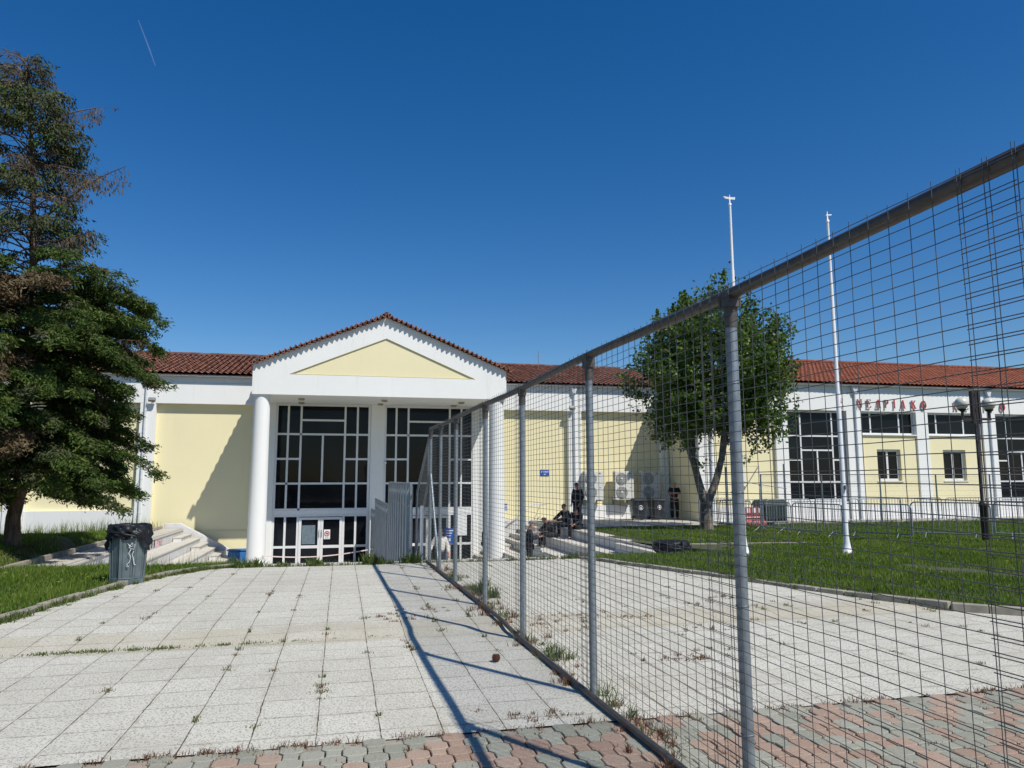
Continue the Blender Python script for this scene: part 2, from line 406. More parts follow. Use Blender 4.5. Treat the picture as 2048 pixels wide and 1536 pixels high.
# interlocking pavers: octagon plus square in one unit
V = []; F8 = []; F4 = []; r8 = []; r4 = []
P = .122; q = .046; o_ = .073; gz = -.040
def ring(cx, cy, pts, sh): return [(cx + x * sh, cy + y * sh) for x, y in pts]
octp = [(-q, -o_), (q, -o_), (o_, -q), (o_, q), (q, o_), (-q, o_), (-o_, q), (-o_, -q)]
sqp = [(-q, -q), (q, -q), (q, q), (-q, q)]
vb = MB(); rnds = []
for i in range(-36, 92):
    for j in range(0, 64):
        if (i + j) % 2: continue
        cx, cy = i * P + random.uniform(-.002, .002), 4.845 - j * P + random.uniform(-.002, .002)
        if cy < -1.5 and (cx < -3 or cx > 9): continue
        h = random.uniform(-.0035, .0035); sl_ = random.uniform(-.02, .02); st_ = random.uniform(-.02, .02); rv = random.random()
        rv = rv if rv > .12 else .49 * rv
        for (dx, dy, pts) in ((0, 0, octp), (0, -P, sqp)):
            n = len(pts); lo = ring(cx + dx, cy + dy, pts, .955); hi = ring(cx + dx, cy + dy, pts, .865)
            zf = lambda x, y: gz + h + sl_ * (x - cx) + st_ * (y - cy)
            vs = [(x, y, zf(x, y) - .02) for x, y in lo] + [(x, y, zf(x, y) - .004) for x, y in lo] + [(x, y, zf(x, y)) for x, y in hi]
            fs = [(k, (k + 1) % n, (k + 1) % n + n, k + n) for k in range(n)] + [(k + n, (k + 1) % n + n, (k + 1) % n + 2 * n, k + 2 * n) for k in range(n)] + [tuple(range(2 * n, 3 * n))]
            vb.add(vs, fs); rnds += [rv] * len(fs)
b = MB(); b.box(-14, 24, 4.80, 4.896, -.1, -.052); struct(b.build('edging_strip', 'concrete'))
pv = vb.build('pavement', 'paver'); a = pv.data.attributes.new('rnd', 'FLOAT', 'FACE'); a.data.foreach_set('value', rnds); struct(pv)

def curb(name, line, wdt, z0, z1, mat='concrete', side=-1, zf=None):
    b = MB(); L = [Vector((x, y, 0)) for x, y in line]
    # resample to stones
    pts = []; 
    for p, q2 in zip(L[:-1], L[1:]):
        n = max(1, round((q2 - p).length / .5))
        for k in range(n): pts.append(p.lerp(q2, k / n))
    pts.append(L[-1])
    for p, q2 in zip(pts[:-1], pts[1:]):
        d = (q2 - p).normalized(); nn = Vector((-d.y, d.x, 0)) * side * wdt; e = d * .006
        dz = random.uniform(-.008, .008); zz = float(zf(p.x, p.y)) if zf else 0
        A, B = p + e, q2 - e
        b.add([(v.x, v.y, z + zz + (dz if z == z1 else 0)) for z in (z0, z1) for v in (A, B, B + nn, A + nn)],
              [(0, 3, 2, 1), (4, 5, 6, 7), (0, 1, 5, 4), (1, 2, 6, 5), (2, 3, 7, 6), (3, 0, 4, 7)])
    return struct(b.build(name, mat, bevel=.008))
curb('kerb', LC, .12, -.2, .055, side=1)
curb('kerb.001', RC, .12, -.2, .055, side=-1)
b = MB()
for k in range(12):
    x0 = -1.6 + k * .55; b.box(x0 + .003, x0 + .547, 14.30, 14.58, -.3, .012 + random.uniform(-.006, .006))
struct(b.build('court_coping', 'path', bevel=.01))
curb('kerb.002', [(-7.0, 15.4), (-7.02, 20), (-7.0, 26), (-6.98, 32.6)], .11, -.5, -.28, side=1)
# walkway and terraces
def sheet(name, x0, x1, y0, y1, z, mat, n=8, thick=.06, zfun=None):
    b = MB(); b.box(x0, x1, y0, y1, z - thick, z); return struct(b.build(name, mat))
sheet('walkway', -6.97, -6.25, 15.9, 32.6, -.40, 'path')
sheet('terrace', 8.95, 15.35, 27.3, 33.2, -.285, 'path')
sheet('terrace.001', 15.35, 60, 27.9, 30.3, -.285, 'path')
curb('kerb.003', [(8.95, 27.2), (16, 27.2), (16.2, 27.8), (40, 27.8)], .12, -.5, -.25, side=-1)
curb('kerb.004', [(9.3, 18.9), (14.2, 18.2)], .1, -.5, -.19, side=1)
b = MB(); b.add([(8.95, 16.4, -.232), (11.2, 17.6, -.246), (14.2, 18.1, -.255), (14.2, 18.15, -.255), (9.3, 18.8, -.262), (8.95, 18.8, -.262)], [(0, 1, 2, 3, 4, 5)])
struct(b.build('path', 'pathbrown'))
# sunken court
b = MB(); b.add([(-6.3, 14.5, -1.45), (8.6, 14.5, -1.45), (8.6, 22, -1.72), (-6.3, 22, -1.72), (8.6, 33.1, -2.08), (-6.3, 33.1, -2.08)], [(0, 1, 2, 3), (3, 2, 4, 5)])
struct(b.build('court_floor', 'court'))
b = MB(); b.box(-6.3, 5, 14.5, 14.56, -1.6, -.31); b.box(-6.3, -1.75, 15.42, 15.5, -1.6, -.14); b.box(5., 8.5, 15.17, 15.25, -1.6, -.10); b.box(4.95, 5.02, 14.57, 15.2, -1.6, -.08)
struct(b.build('retaining_wall', 'plinth'))
def tiers(name, sgn, edges, ztops, y0, y1, out):
    b = MB()
    for e, z in zip(edges, ztops):
        # body then overhanging marble slab
        xa, xb = sorted((e, out)); b.box(xa, xb, y0, y1, -2.3, z - .045, 1)
    for k, (e, z) in enumerate(zip(edges, ztops)):
        nxt = edges[k - 1] if k else out
        xa, xb = sorted((e - sgn * .025, nxt)); b.box(xa, xb, y0 - .01, y1, z - .044, z, 0)
    # narrow flight of half steps against the wall
    for k in range(len(edges)):
        if k + 1 < len(edges) or True:
            e = edges[k]; z = ztops[k] - .18
            xa, xb = sorted((e - sgn * .001, e - sgn * .33)); b.box(xa, xb, y1 - 1.9, y1 - .002, z - .35, z - .041, 1)
            xa, xb = sorted((e - sgn * .026, e - sgn * .355)); b.box(xa, xb, y1 - 1.92, y1 - .002, z - .04, z, 0)
    return struct(b.build(name, ['marble', 'riser']))
tiers('steps', 1, [-6.25 + .0, -5.6, -4.95, -4.3], [-.42, -.78, -1.14, -1.50], 15.55, 32.62, -6.6) if 0 else None
def tiers2(name, sgn, e0, n, ztop, y0, y1, ext):
    """sgn=+1 descends towards +x"""
    b = MB(); run, rise = .66, .355
    for k in range(n):
        e = e0 + sgn * run * k; z = ztop - rise * k; prev = e0 - sgn * ext if k == 0 else e0 + sgn * run * (k - 1)
        xa, xb = sorted((prev, e)); b.box(xa, xb, y0, y1, -2.4, z - .045, 1)
        xa, xb = sorted((prev + (sgn * .03 if k else 0), e + sgn * .03)); b.box(xa, xb, y0 - .012, y1, z - .044, z, 0)
        xa, xb = sorted((e + sgn * .031, e + sgn * .33)); b.box(xa, xb, y1 - 1.9, y1 - .004, z - rise + .001, z - rise / 2 - .041, 1)
        xa, xb = sorted((e + sgn * .032, e + sgn * .36)); b.box(xa, xb, y1 - 1.92, y1 - .004, z - rise / 2 - .04, z - rise / 2, 0)
    return struct(b.build(name, ['marble', 'riser']))
tiers2('steps', 1, -6.22, 4, -.43, 15.55, 32.62, .02)
tiers2('steps.001', -1, 8.48, 5, -.30, 15.3, 32.75, .45)
b = MB(); b.box(8.2, 8.479, 18.6, 21.6, -.651, -.42, 1); b.box(8.18, 8.445, 18.58, 21.6, -.419, -.375, 0); struct(b.build('step_block', ['marble', 'riser']))
# sprayed writing on the first riser
b = MB(); GY, GZ = 26.8, -.745
def strokes(mb, L, y0, h, wd):
    for st_ in L: mb.tube([(-6.212, y0 + p[0] * wd, GZ + p[1] * h) for p in st_], .012, 4)
xo = 0
for Ls in ([[(0, 0), (.35, 1), (.7, 0)], [(.15, .4), (.55, .4)]], [[(0, 0), (0, 1), (.6, 0), (.6, 1)]], [[(.3, 0), (.3, 1)], [(0, 1), (.6, 1)]], [[(.1, 0), (.1, 1)]], [[(0, 0), (0, 1), (.5, 1)], [(0, .5), (.4, .5)]], [[(0, 0), (.35, 1), (.7, 0)], [(.15, .4), (.55, .4)]]):
    strokes(b, Ls, GY + xo, .27, .24); xo += .225 if len(Ls) > 1 or len(Ls[0]) > 2 else .12
tag(b.build('graffiti', 'blackink'), 'black sprayed capitals on the white riser of the left steps', 'graffiti')
b = MB(); strokes(b, [[(0, 0), (.1, 1), (.5, .9), (.45, .5), (.05, .5)], [(.8, 0), (.9, .8), (1.2, .7), (1.1, .3), (1.4, .1)], [(1.7, .9), (1.75, .1), (2.1, .2), (2.2, .9)]], GY + xo + .2, .22, .36)
tag(b.build('graffiti', 'pinkink'), 'pink sprayed scrawl on the white riser, deeper into the left steps', 'graffiti')
# sloping stringer by the left wall
b = MB(); b.prism([(-6.95, -.6), (-6.95, -.2), (-6.35, -.2), (-3.4, -1.82), (-3.4, -2.2), (-6.0, -2.2)], 1, 32.66, 32.95)
struct(b.build('stair_stringer', 'riser', bevel=.01))
b = MB(); b.box(6.62, 9.6, 32.78, 33.2, -2.3, -.29); struct(b.build('stair_landing', 'riser'))

# ---------------------------------------------------------------- conference building
BL = root('conference_building', (1.58, 33, -2.1), 'long white and yellow conference building with red tiled roofs and a gabled entrance portico', 'building')
def bp(mb, name, mats, bevel=0., parent=None):
    """part given in world coordinates"""
    o = mb.build(name, mats, parent or BL, bevel)
    if parent is None: o.location = (-1.58, -33, 2.1)
    return o
def sub(mb, name, mats, parent, bevel=0.):
    o = mb.build(name, mats, parent, bevel); return o   # parent part already sits in world coordinates
# yellow wall body (recessed panels)
b = MB(); b.box(-42, 15.42, 33.27, 46, -2.5, 5.85); b.box(15.42, 62, 30.31, 46, -.8, 5.85)
bp(b, 'wall', 'yellow')
# white beam, pilasters, plinths of the wings
b = MB()
b.box(-42, -3.45, 33.0, 33.268, 4.74, 5.62); b.box(-42, -3.45, 33.035, 33.268, 5.62, 5.93)
b.box(6.58, 15.35, 33.0, 33.268, 4.74, 5.62); b.box(6.58, 15.35, 33.035, 33.268, 5.62, 5.93)
b.box(15.38, 62, 30.0, 30.308, 4.72, 5.62); b.box(15.38, 62, 30.035, 30.308, 5.62, 5.93)
b.box(15.38, 15.416, 30.309, 33.268, 4.72, 5.93)
bp(b, 'beam', 'white', .006)
for (x0, x1) in ((-22.2, -21.5), (-17.4, -16.7), (-12.95, -12.25), (-8.2, -7.6), (10.35, 10.98), (15.0, 15.375)):
    b = MB(); b.box(x0, x1, 33.003, 33.267, -.9, 4.739); bp(b, 'pilaster', 'white', .012)
RP = [(15.42, 16.2), (19.28, 19.92), (23.05, 23.85), (26.88, 27.55), (30.72, 31.5), (34.6, 35.3), (38.4, 39.1), (42.2, 42.9)]
for (x0, x1) in RP:
    b = MB(); b.box(x0, x1, 30.003, 30.307, -.8, 4.719); bp(b, 'pilaster', 'white', .012)
for (x0, x1, y, z1) in ((-42, -22.21, 33.1, .33), (-21.49, -17.41, 33.1, .33), (-16.69, -12.96, 33.1, .33), (-12.24, -8.21, 33.1, .33), (10.99, 14.99, 33.1, .34),
                        (16.21, 19.27, 30.1, .33), (23.86, 26.87, 30.1, .33), (27.56, 30.71, 30.1, .33), (19.93, 23.04, 30.12, .50), (31.51, 34.59, 30.12, .50), (35.31, 38.39, 30.1, .33)):
    b = MB(); b.box(x0, x1, y, y + .16, -.8, z1); bp(b, 'plinth', 'plinth')

b = MB(); b.box(16.201, 19.279, 30.17, 30.308, .331, 4.719); bp(b, 'panel', 'yellow')
for (x0, x1) in ((23.86, 26.87), (27.56, 30.71), (35.31, 38.39)):
    b = MB(); a, c = x0 + .80, x0 + 2.10; x0 += .001; x1 -= .001
    b.box(x0, a, 30.10, 30.308, .331, 3.59); b.box(c, x1, 30.10, 30.308, .331, 3.59); b.box(a, c, 30.10, 30.308, .331, 1.45); b.box(a, c, 30.10, 30.308, 2.93, 3.59); bp(b, 'panel', 'yellow')
# ---- portico
GX0, GX1, GY0, GY1 = -3.43, 6.57, 29.5, 29.85
bm = bmesh.new()
outer = [(GX0, 4.83), (GX1, 4.83), (GX1, 6.02), (1.62, 8.06), (GX0, 6.02)]
tri = [(-2.06, 5.64), (5.25, 5.64), (1.63, 7.19)]
def loop(pts): 
    v = [bm.verts.new((x, GY0, z)) for x, z in pts]; return v, [bm.edges.new((v[i], v[(i + 1) % len(v)])) for i in range(len(v))]
vo, eo = loop(outer); vi, ei = loop(tri)
bmesh.ops.triangle_fill(bm, edges=eo + ei, use_beauty=True)
for vs, dy in ((vo, .35), (vi, .05)):
    back = [bm.verts.new((v.co.x, v.co.y + dy, v.co.z)) for v in vs]
    for i in range(len(vs)): bm.faces.new((vs[i], vs[(i + 1) % len(vs)], back[(i + 1) % len(vs)], back[i]))
    if dy > .1: bm.faces.new(back)
bmesh.ops.recalc_face_normals(bm, faces=bm.faces)
me = bpy.data.meshes.new('gable'); bm.to_mesh(me); bm.free(); me.materials.append(M['white'])
gb = bpy.data.objects.new('gable', me); COL.objects.link(gb); gb.parent = BL; gb.location = (-1.58, -33, 2.1)
b = MB(); b.add([(x, GY0 + .045, z) for x, z in [(-2.14, 5.62), (5.33, 5.62), (1.63, 7.24)]], [(0, 1, 2)]); sub(b, 'gable_panel', 'yellow', gb)
b = MB()
for p, q2 in zip(tri, tri[1:] + tri[:1]): b.tube([(p[0], GY0 + .004, p[1]), (q2[0], GY0 + .004, q2[1])], .011, 4)
sub(b, 'panel_edge', 'olive', gb)
b = MB(); b.box(GX0 + .002, GX1 - .002, 29.851, 32.85, 4.835, 4.98); b.box(GX0 + .003, GX0 + .3, 29.852, 33.25, 4.981, 6.02); b.box(GX1 - .3, GX1 - .003, 29.852, 33.25, 4.981, 6.02)
bp(b, 'soffit', 'white')
for x, y in ((-1.66, 30.83), (-1.73, 32.35), (1.66, 30.75), (1.58, 32.3), (4.92, 30.95), (4.80, 32.3)):
    b = MB(); b.box(x - .12, x + .12, y - .12, y + .12, 4.775, 4.834); b.box(x - .09, x + .09, y - .09, y + .09, 4.755, 4.774); bp(b, 'ceiling_light', 'beige')
for cx in (-3.08, 6.23):
    b = MB(); b.lathe([(.36, -2.2), (.355, -1.9), (.335, 0), (.315, 2.5), (.305, 4.6), (.305, 4.829)], (cx, 29.87, 0), 40); bp(b, 'column', 'white')
# window wall with two tall glazed bays
WY = 32.8
for (x0, x1) in ((-3.43, -2.80), (1.21, 1.80), (5.76, 6.57)):
    b = MB(); b.box(x0, x1, WY - .02, 33.26, -2.3, 4.834); bp(b, 'pier', 'white', .008)
b = MB(); b.box(-2.80, 1.21, 33.2, 33.25, -2.3, 4.83); b.box(1.80, 5.76, 33.2, 33.25, -2.3, 4.83); bp(b, 'dark_backing', 'darkin')

def frame_bars(mb, bars, y0, y1):
    for i, (xa, xb, za, zb) in enumerate(bars): mb.box(xa, xb, y0 + .0007 * (i % 5), y1 - .0007 * (i % 5), za, zb)
def entrance_bay(x0, doors=True):
    W = 3.97; hw = .042; bars = []; Z0, Z1 = .26, 4.75
    X = lambda t: x0 + t
    v = lambda x, a, b_, h=hw: bars.append((X(x) - h, X(x) + h, a, b_))
    hbar = lambda z, a, b_, h=hw: bars.append((X(a), X(b_), z - h, z + h))
    v(.04, -2.1, 4.83, .05); v(W - .03, -2.1, 4.83, .05)
    xs_ = [.52, 1.05, 2.90, 3.43]
    for x in xs_: v(x, Z0, Z1)
    hbar(Z1 + .025, .09, W - .07, .055)
    hbar(4.11, 1.083, 2.867); hbar(3.50, .09, W - .07)
    v(1.97, 1.428, 3.467); hbar(2.44, .09, 1.017); hbar(2.44, 2.933, W - .07)
    hbar(1.395, .09, W - .07); hbar(.30, .09, W - .07, .045); hbar(.05, .09, W - .07, .055)
    mb = MB(); frame_bars(mb, bars, WY + .02, WY + .09); 
    f = bp(mb, 'window', 'alu', 0)
    mb = MB(); mb.box(X(.06), X(W - .06), WY + .06, WY + .075, .12, Z1 - .05); sub(mb, 'pane', 'glass', f)
    mb = MB(); mb.box(X(.0), X(W), WY + .021, WY + .12, .106, .254); sub(mb, 'spandrel', 'white', f)
    # lower part
    bars = []; 
    for x in (.52, 1.04): v(x, -2.1, -.01, .045)
    for x in (3.43, 2.93): v(x, -2.1, -.01, .045)
    hbar(-1.255, .09, 1.0, .05); hbar(-2.0, .09, 1.0, .07); hbar(-1.255, 2.98, W - .07, .05); hbar(-2.0, 2.98, W - .07, .07)
    for (bs, a, c) in (([bars[0], bars[1], bars[4], bars[5]], .09, 1.03), ([bars[2], bars[3], bars[6], bars[7]], 2.95, W - .07)):
        mb = MB(); frame_bars(mb, bs, WY + .02, WY + .09); f2 = bp(mb, 'side_light', 'alu')
        mb = MB(); mb.box(X(a), X(c), WY + .05, WY + .065, -1.95, -.02); sub(mb, 'pane', 'glass', f2)
    for (a, c) in ((1.09, 1.985), (1.99, 2.88)):
        mb = MB(); y0, y1 = WY - .005, WY + .055; e = X(a); g_ = X(c); fw_ = .11
        mb.box(e, e + fw_, y0, y1, -2.06, -.03); mb.box(g_ - fw_, g_, y0, y1, -2.06, -.03)
        for z0, z1 in ((-.13, -.03), (-1.32, -1.20), (-2.06, -1.93)): mb.box(e + fw_, g_ - fw_, y0 + .001, y1 - .001, z0, z1)
        d = bp(mb, 'door', 'alu')
        mb = MB(); mb.box(e + fw_ - .005, g_ - fw_ + .005, WY + .02, WY + .03, -1.94, -.12); sub(mb, 'pane', 'glass', d)
        hx = g_ - .05 if a < 1.5 else e + .05
        mb = MB(); mb.tube([(hx, y0 - .001, -.85), (hx, y0 - .05, -.83), (hx, y0 - .05, -.57), (hx, y0 - .001, -.55)], .012, 8); sub(mb, 'handle', 'fixture', d)
    return d
entrance_bay(-2.79); entrance_bay(1.80)
# notices fixed on the doors and panes
def notice(name, x0, x1, z0, z1, y, mat, label, extra=None):
    t = root(name, ((x0 + x1) / 2, y, z0), label, 'notice')
    w2, h = (x1 - x0) / 2, z1 - z0
    mb = MB(); mb.box(-w2, w2, -.008, 0, 0, h); mb.build('sheet', mat, t)
    if extra: extra(t, w2, h)
    return t
def nosmoke(t, w2, h):
    mb = MB(); n = 24; cz = h * .58; r = w2 * .72
    pts = [(r * math.cos(2 * math.pi * k / n), -.012, cz + r * math.sin(2 * math.pi * k / n)) for k in range(n + 1)]
    mb.tube(pts, .016, 5, cap=False); mb.tube([(-r * .7, -.012, cz + r * .7), (r * .7, -.012, cz - r * .7)], .012, 5); mb.build('ring', 'signred', t)
    mb = MB(); mb.box(-r * .55, r * .5, -.011, -.009, cz - .025, cz + .025); mb.box(-r * .8, r * .8, -.011, -.009, .04, .06); mb.build('mark', 'blackink', t)
notice('notice', -.66, -.40, -.95, -.55, 32.79, 'signwhite', 'white notice with red ring symbol on the right leaf of the left entrance door', nosmoke)
notice('poster', -1.56, -1.02, -1.15, -.36, 32.815, 'poster', 'plain grey poster on the left leaf of the left entrance door')
def wr(t, w2, h):
    mb = MB()
    for k in range(3): mb.box(-w2 * .7, w2 * (.6 - .2 * k), -.012, -.009, h * (.8 - .17 * k), h * (.87 - .17 * k))
    mb.box(-w2 * .5, w2 * .1, -.012, -.009, h * .12, h * .34); mb.build('writing', 'signwhite', t)
notice('poster', 4.02, 4.42, -1.28, -.75, 32.77, 'signblue', 'lower blue poster with white disc on the right entrance door', wr)
notice('poster', 4.50, 4.98, -1.22, -.58, 32.77, 'signblue', 'upper blue poster with white lettering on the right entrance door', wr)
notice('poster', 5.0, 5.5, -.9, .0, 32.775, 'signwhite', 'large white poster beside the blue ones on the right entrance door')

# ---- glazing of the right block
def window(name, x0, x1, z0, z1, y, mull, trans, hw=.035, sill=None):
    bars = [(x0, x0 + 2 * hw, z0, z1), (x1 - 2 * hw, x1, z0, z1), (x0 + 2 * hw, x1 - 2 * hw, z0, z0 + 2 * hw), (x0 + 2 * hw, x1 - 2 * hw, z1 - 2 * hw, z1)]
    for (x, a, c) in mull: bars.append((x - hw, x + hw, a, c))
    for (z, a, c) in trans: bars.append((a, c, z - hw, z + hw))
    mb = MB(); frame_bars(mb, bars, y, y + .07); f = bp(mb, name, 'alu')
    mb = MB(); mb.box(x0 + .02, x1 - .02, y + .035, y + .05, z0 + .02, z1 - .02); sub(mb, 'pane', 'glass', f)
    if sill: mb = MB(); mb.box(x0 - .06, x1 + .06, y - .2, y + .02, z0 - .05, z0 - .003); sub(mb, 'sill', sill, f)
    return f
for x0 in (19.93, 31.51, 43.0):
    x1 = x0 + (3.11 if x0 < 30 else 3.08)
    b = MB(); b.box(x0, x1, 30.302, 30.309, .5, 4.72); bp(b, 'jamb_back', 'white')
    a, c = x0 + .78, x0 + 2.45
    window('tall_window', x0 + .02, x1 - .02, .54, 4.70, 30.22, [(a, .61, 4.63), (c, .61, 4.63), ((a + c) / 2, 1.45, 2.83)],
           [(3.53, x0 + .09, x1 - .09), (1.41, x0 + .09, x1 - .09), (2.87, a + .035, c - .035), (2.42, x0 + .09, a - .036), (2.42, c + .036, x1 - .09)])
for x0, x1 in ((23.86, 26.87), (27.56, 30.71), (35.31, 38.39)):
    window('strip_window', x0 + .01, x1 - .01, 3.64, 4.71, 30.21, [(x0 + .62, 3.71, 4.64), (x0 + 2.2, 3.71, 4.64)], [], sill='white')
    s0 = x0 + .80
    b = MB(); b.box(s0 - .06, s0 + 1.36, 30.06, 30.098, 1.40, 1.449); bp(b, 'window_ledge', 'white')
    window('small_window', s0 + .003, s0 + 1.297, 1.453, 2.927, 30.235, [(s0 + .65, 1.52, 2.86)], [], .05)

# ---- roofs of barrel tiles
def tile_roof(name, P0, ux, uy, nu, nv, per=.25, rowl=.38, amp=.055, mat='tileold', clip=None, parent=None, samples=8):
    """P0 corner, ux unit vector along eave, uy unit vector up the slope"""
    P0, ux, uy = Vector(P0), Vector(ux).normalized(), Vector(uy).normalized(); nn = ux.cross(uy).normalized()
    if nn.z < 0: nn = -nn
    prof = [amp * (abs(math.cos(math.pi * k / samples)) ** .7 if False else (math.sin(2 * math.pi * k / samples) * .5 + .5)) for k in range(samples)]
    V = []; F = []; Rn = []; k0 = 0
    for r in range(nv):
        jx = random.uniform(-.012, .012)
        for e, (vv, dz) in enumerate(((r * rowl, .035), ((r + 1) * rowl + .03, .0))):
            for i in range(nu * samples + 1):
                p = P0 + ux * (i / samples * per + jx) + uy * (vv + (.012 * math.sin(i // samples * 12.9) if e == 0 else 0)) + nn * (prof[i % samples] + dz)
                V.append(p)
        a0 = 2 * r * (nu * samples + 1); b0 = a0 + nu * samples + 1
        for i in range(nu * samples):
            if clip:
                m = (V[a0 + i] + V[b0 + i]) / 2
                if not clip(m): continue
            F.append((a0 + i, a0 + i + 1, b0 + i + 1, b0 + i)); Rn.append(random.Random((i // samples) * 977 + r * 31 + 5).random())
    q_ = quick(name, V, F, mat, Rn, parent, smooth=False); return q_
SL = .275
upv = Vector((0, 1, SL)).normalized(); L1 = 7.1 * math.sqrt(1 + SL * SL)
def place(o): o.location = (-1.58, -33, 2.1); o.parent = BL; return o
# back of portico roof eats into the wing roofs: clip wing roofs where the portico roof is higher
def porz(x): return 8.12 - abs(x - 1.62) * .412
E0 = 5.99
for (x0, nu) in ((-42.0, 156), (6.45, 38)):
    o = tile_roof('wing_roof', (x0, 32.72, E0), (1, 0, 0), upv, nu, int(6.9 / .38), clip=lambda m: m.z > porz(m.x) - .03 and (m.x < 14.9 or m.y > 30)); place(o)
b = MB()
for (x0, x1) in ((-42, -3.4), (6.5, 15.6)):
    b.prism([(32.75, E0 - .06), (39.3, E0 - .06 + 6.55 * SL), (46, E0 - .06)], 0, x0, x1)
bp(b, 'roof_deck', 'tileold')
b = MB(); n = 0
x = -42.
while x < 15.2:
    if not (-3.6 < x < 6.8) or True:
        b.tube([(x, 39.28, 7.82 + random.uniform(-.01, .01)), (x + .42, 39.28, 7.845 + random.uniform(-.01, .01))], [.12, .10], 8)
    x += .38
bp(b, 'ridge_tiles', 'tileold')
# portico roof: two slopes and scalloped verge of tiles
for sg in (-1, 1):
    slope = Vector((-sg, 0, .412)).normalized()
    o = tile_roof('portico_roof', (1.62 + sg * 5.12, 29.42, 8.12 - 5.12 * .412 - .02), (0, 1, 0), slope, 40, 15, mat='tileold'); place(o)
    nrm = Vector((sg * .412, 0, 1)).normalized(); along = Vector((sg, 0, -.412)).normalized()
    V = []; F = []; Rn = []; per = .208; nt_ = 27; sm = 10
    for i in range(nt_ * sm + 1):
        ph = i / sm; hgt = .068 * math.cos(2 * math.pi * ph); dr = .06 * math.exp(-max(0, (ph - 22)) ** 2 * 0)
        c = Vector((1.62, 0, 8.10)) + along * (ph * per)
        for yv, dz in ((29.30, -.005), (29.62, .03)):
            for th in (0, .075): V.append(c + nrm * (hgt + dz - th + .055) + Vector((0, yv + .015 * math.sin(i // sm * 5.1), 0)))
    for i in range(nt_ * sm):
        k = i * 4; rv = random.Random(i // sm).random()
        for f in ((k, k + 4, k + 6, k + 2), (k + 1, k + 3, k + 7, k + 5), (k, k + 1, k + 5, k + 4)): F.append(f); Rn.append(rv)
    o = quick('verge_tiles', V, F, 'tileold', Rn); place(o)
b = MB(); y = 29.62
while y < 39.4:
    b.tube([(1.62, y, 8.20), (1.62, y + .42, 8.225)], [.12, .10], 8); y += .38
bp(b, 'ridge_tiles', 'tileold')
# right block roof: front slope with a hip on its left end
S2 = .30
up2 = Vector((0, 1, S2)).normalized(); HX = 24.0
o = tile_roof('hipped_roof', (14.95, 29.68, E0), (1, 0, 0), up2, 190, int(7.3 * math.sqrt(1 + S2 * S2) / .38) + 1, mat='tilenew',
              clip=lambda m: m.y < 37.1 and (m.x - 15.0) > (m.y - 29.7) * (HX - 15) / 7.3); place(o)
S3 = S2 * 7.3 / (HX - 15)
o = tile_roof('hipped_roof', (14.95, 46, E0), (0, -1, 0), Vector((1, 0, S3)).normalized(), 66, 25, mat='tilenew',
              clip=lambda m: (m.x - 15.0) < (m.y - 29.7) * (HX - 15) / 7.3 and m.x < HX and (m.x - 15) < (45 - m.y) * 1.15); place(o)
b = MB()
for k in range(24):
    p = Vector((15.0, 29.7, E0 + .09)); q2 = Vector((HX, 37.0, E0 + 7.3 * S2 + .10)); a = p.lerp(q2, k / 24); c = p.lerp(q2, (k + 1.1) / 24); b.tube([a, c + Vector((0, 0, .02))], [.12, .10], 8)
for k in range(90):
    x = HX + k * .4; b.tube([(x, 37.03, 8.27), (x + .44, 37.03, 8.29)], [.12, .10], 8)
bp(b, 'ridge_tiles', 'tilenew')
b = MB(); b.add([(15.05, 29.75, E0 - .03), (62, 29.75, E0 - .03), (62, 37, E0 + 2.15), (HX, 37, E0 + 2.15), (15.05, 45, E0 - .03), (62, 45, E0 - .03)], [(0, 1, 2, 3), (0, 3, 4), (3, 2, 5, 4), (0, 4, 5, 1)])
bp(b, 'roof_deck', 'tilenew')
# gutters and downpipes
def gutter(x0, x1, y, z=5.955):
    b = MB(); prof = [(-.075 * math.cos(a), -.075 * math.sin(a)) for a in [math.pi * k / 8 for k in range(9)]]
    pts = [(y - .09 + p[0], z + p[1]) for p in prof] + [(y - .09 + .06, z), (y - .09 - .06, z)]
    b.prism(pts, 0, x0, x1); bp(b, 'gutter', 'pipe')
gutter(-42, -3.5, 32.96); gutter(6.6, 15.2, 32.96); gutter(15.2, 62, 29.96)
def downpipe(x, y, zt, zb, side=0):
    b = MB(); b.prism([(x - .13, zt + .0), (x + .13, zt), (x + .13, zt - .08), (x + .06, zt - .30), (x - .06, zt - .30), (x - .13, zt - .08)], 1, y - .16, y - .005)
    b.tube([(x, y - .08, zt - .28), (x, y - .06, zt - .5), (x, y - .06, zb)], .05, 10)
    for z in (4.4, 3.0, 1.6, .2):
        b.tube([(x, y - .06, z), (x, y - .06, z + .04)], .06, 10)
    bp(b, 'downpipe', 'pipe')
for x, y, zb in ((-7.98, 33.0, -.45), (10.6, 33.0, -.28), (16.0, 30.0, -.28), (23.5, 30.0, -.28), (31.1, 30.0, -.28), (-17.0, 33., -.6)): downpipe(x, y, 5.87, zb)

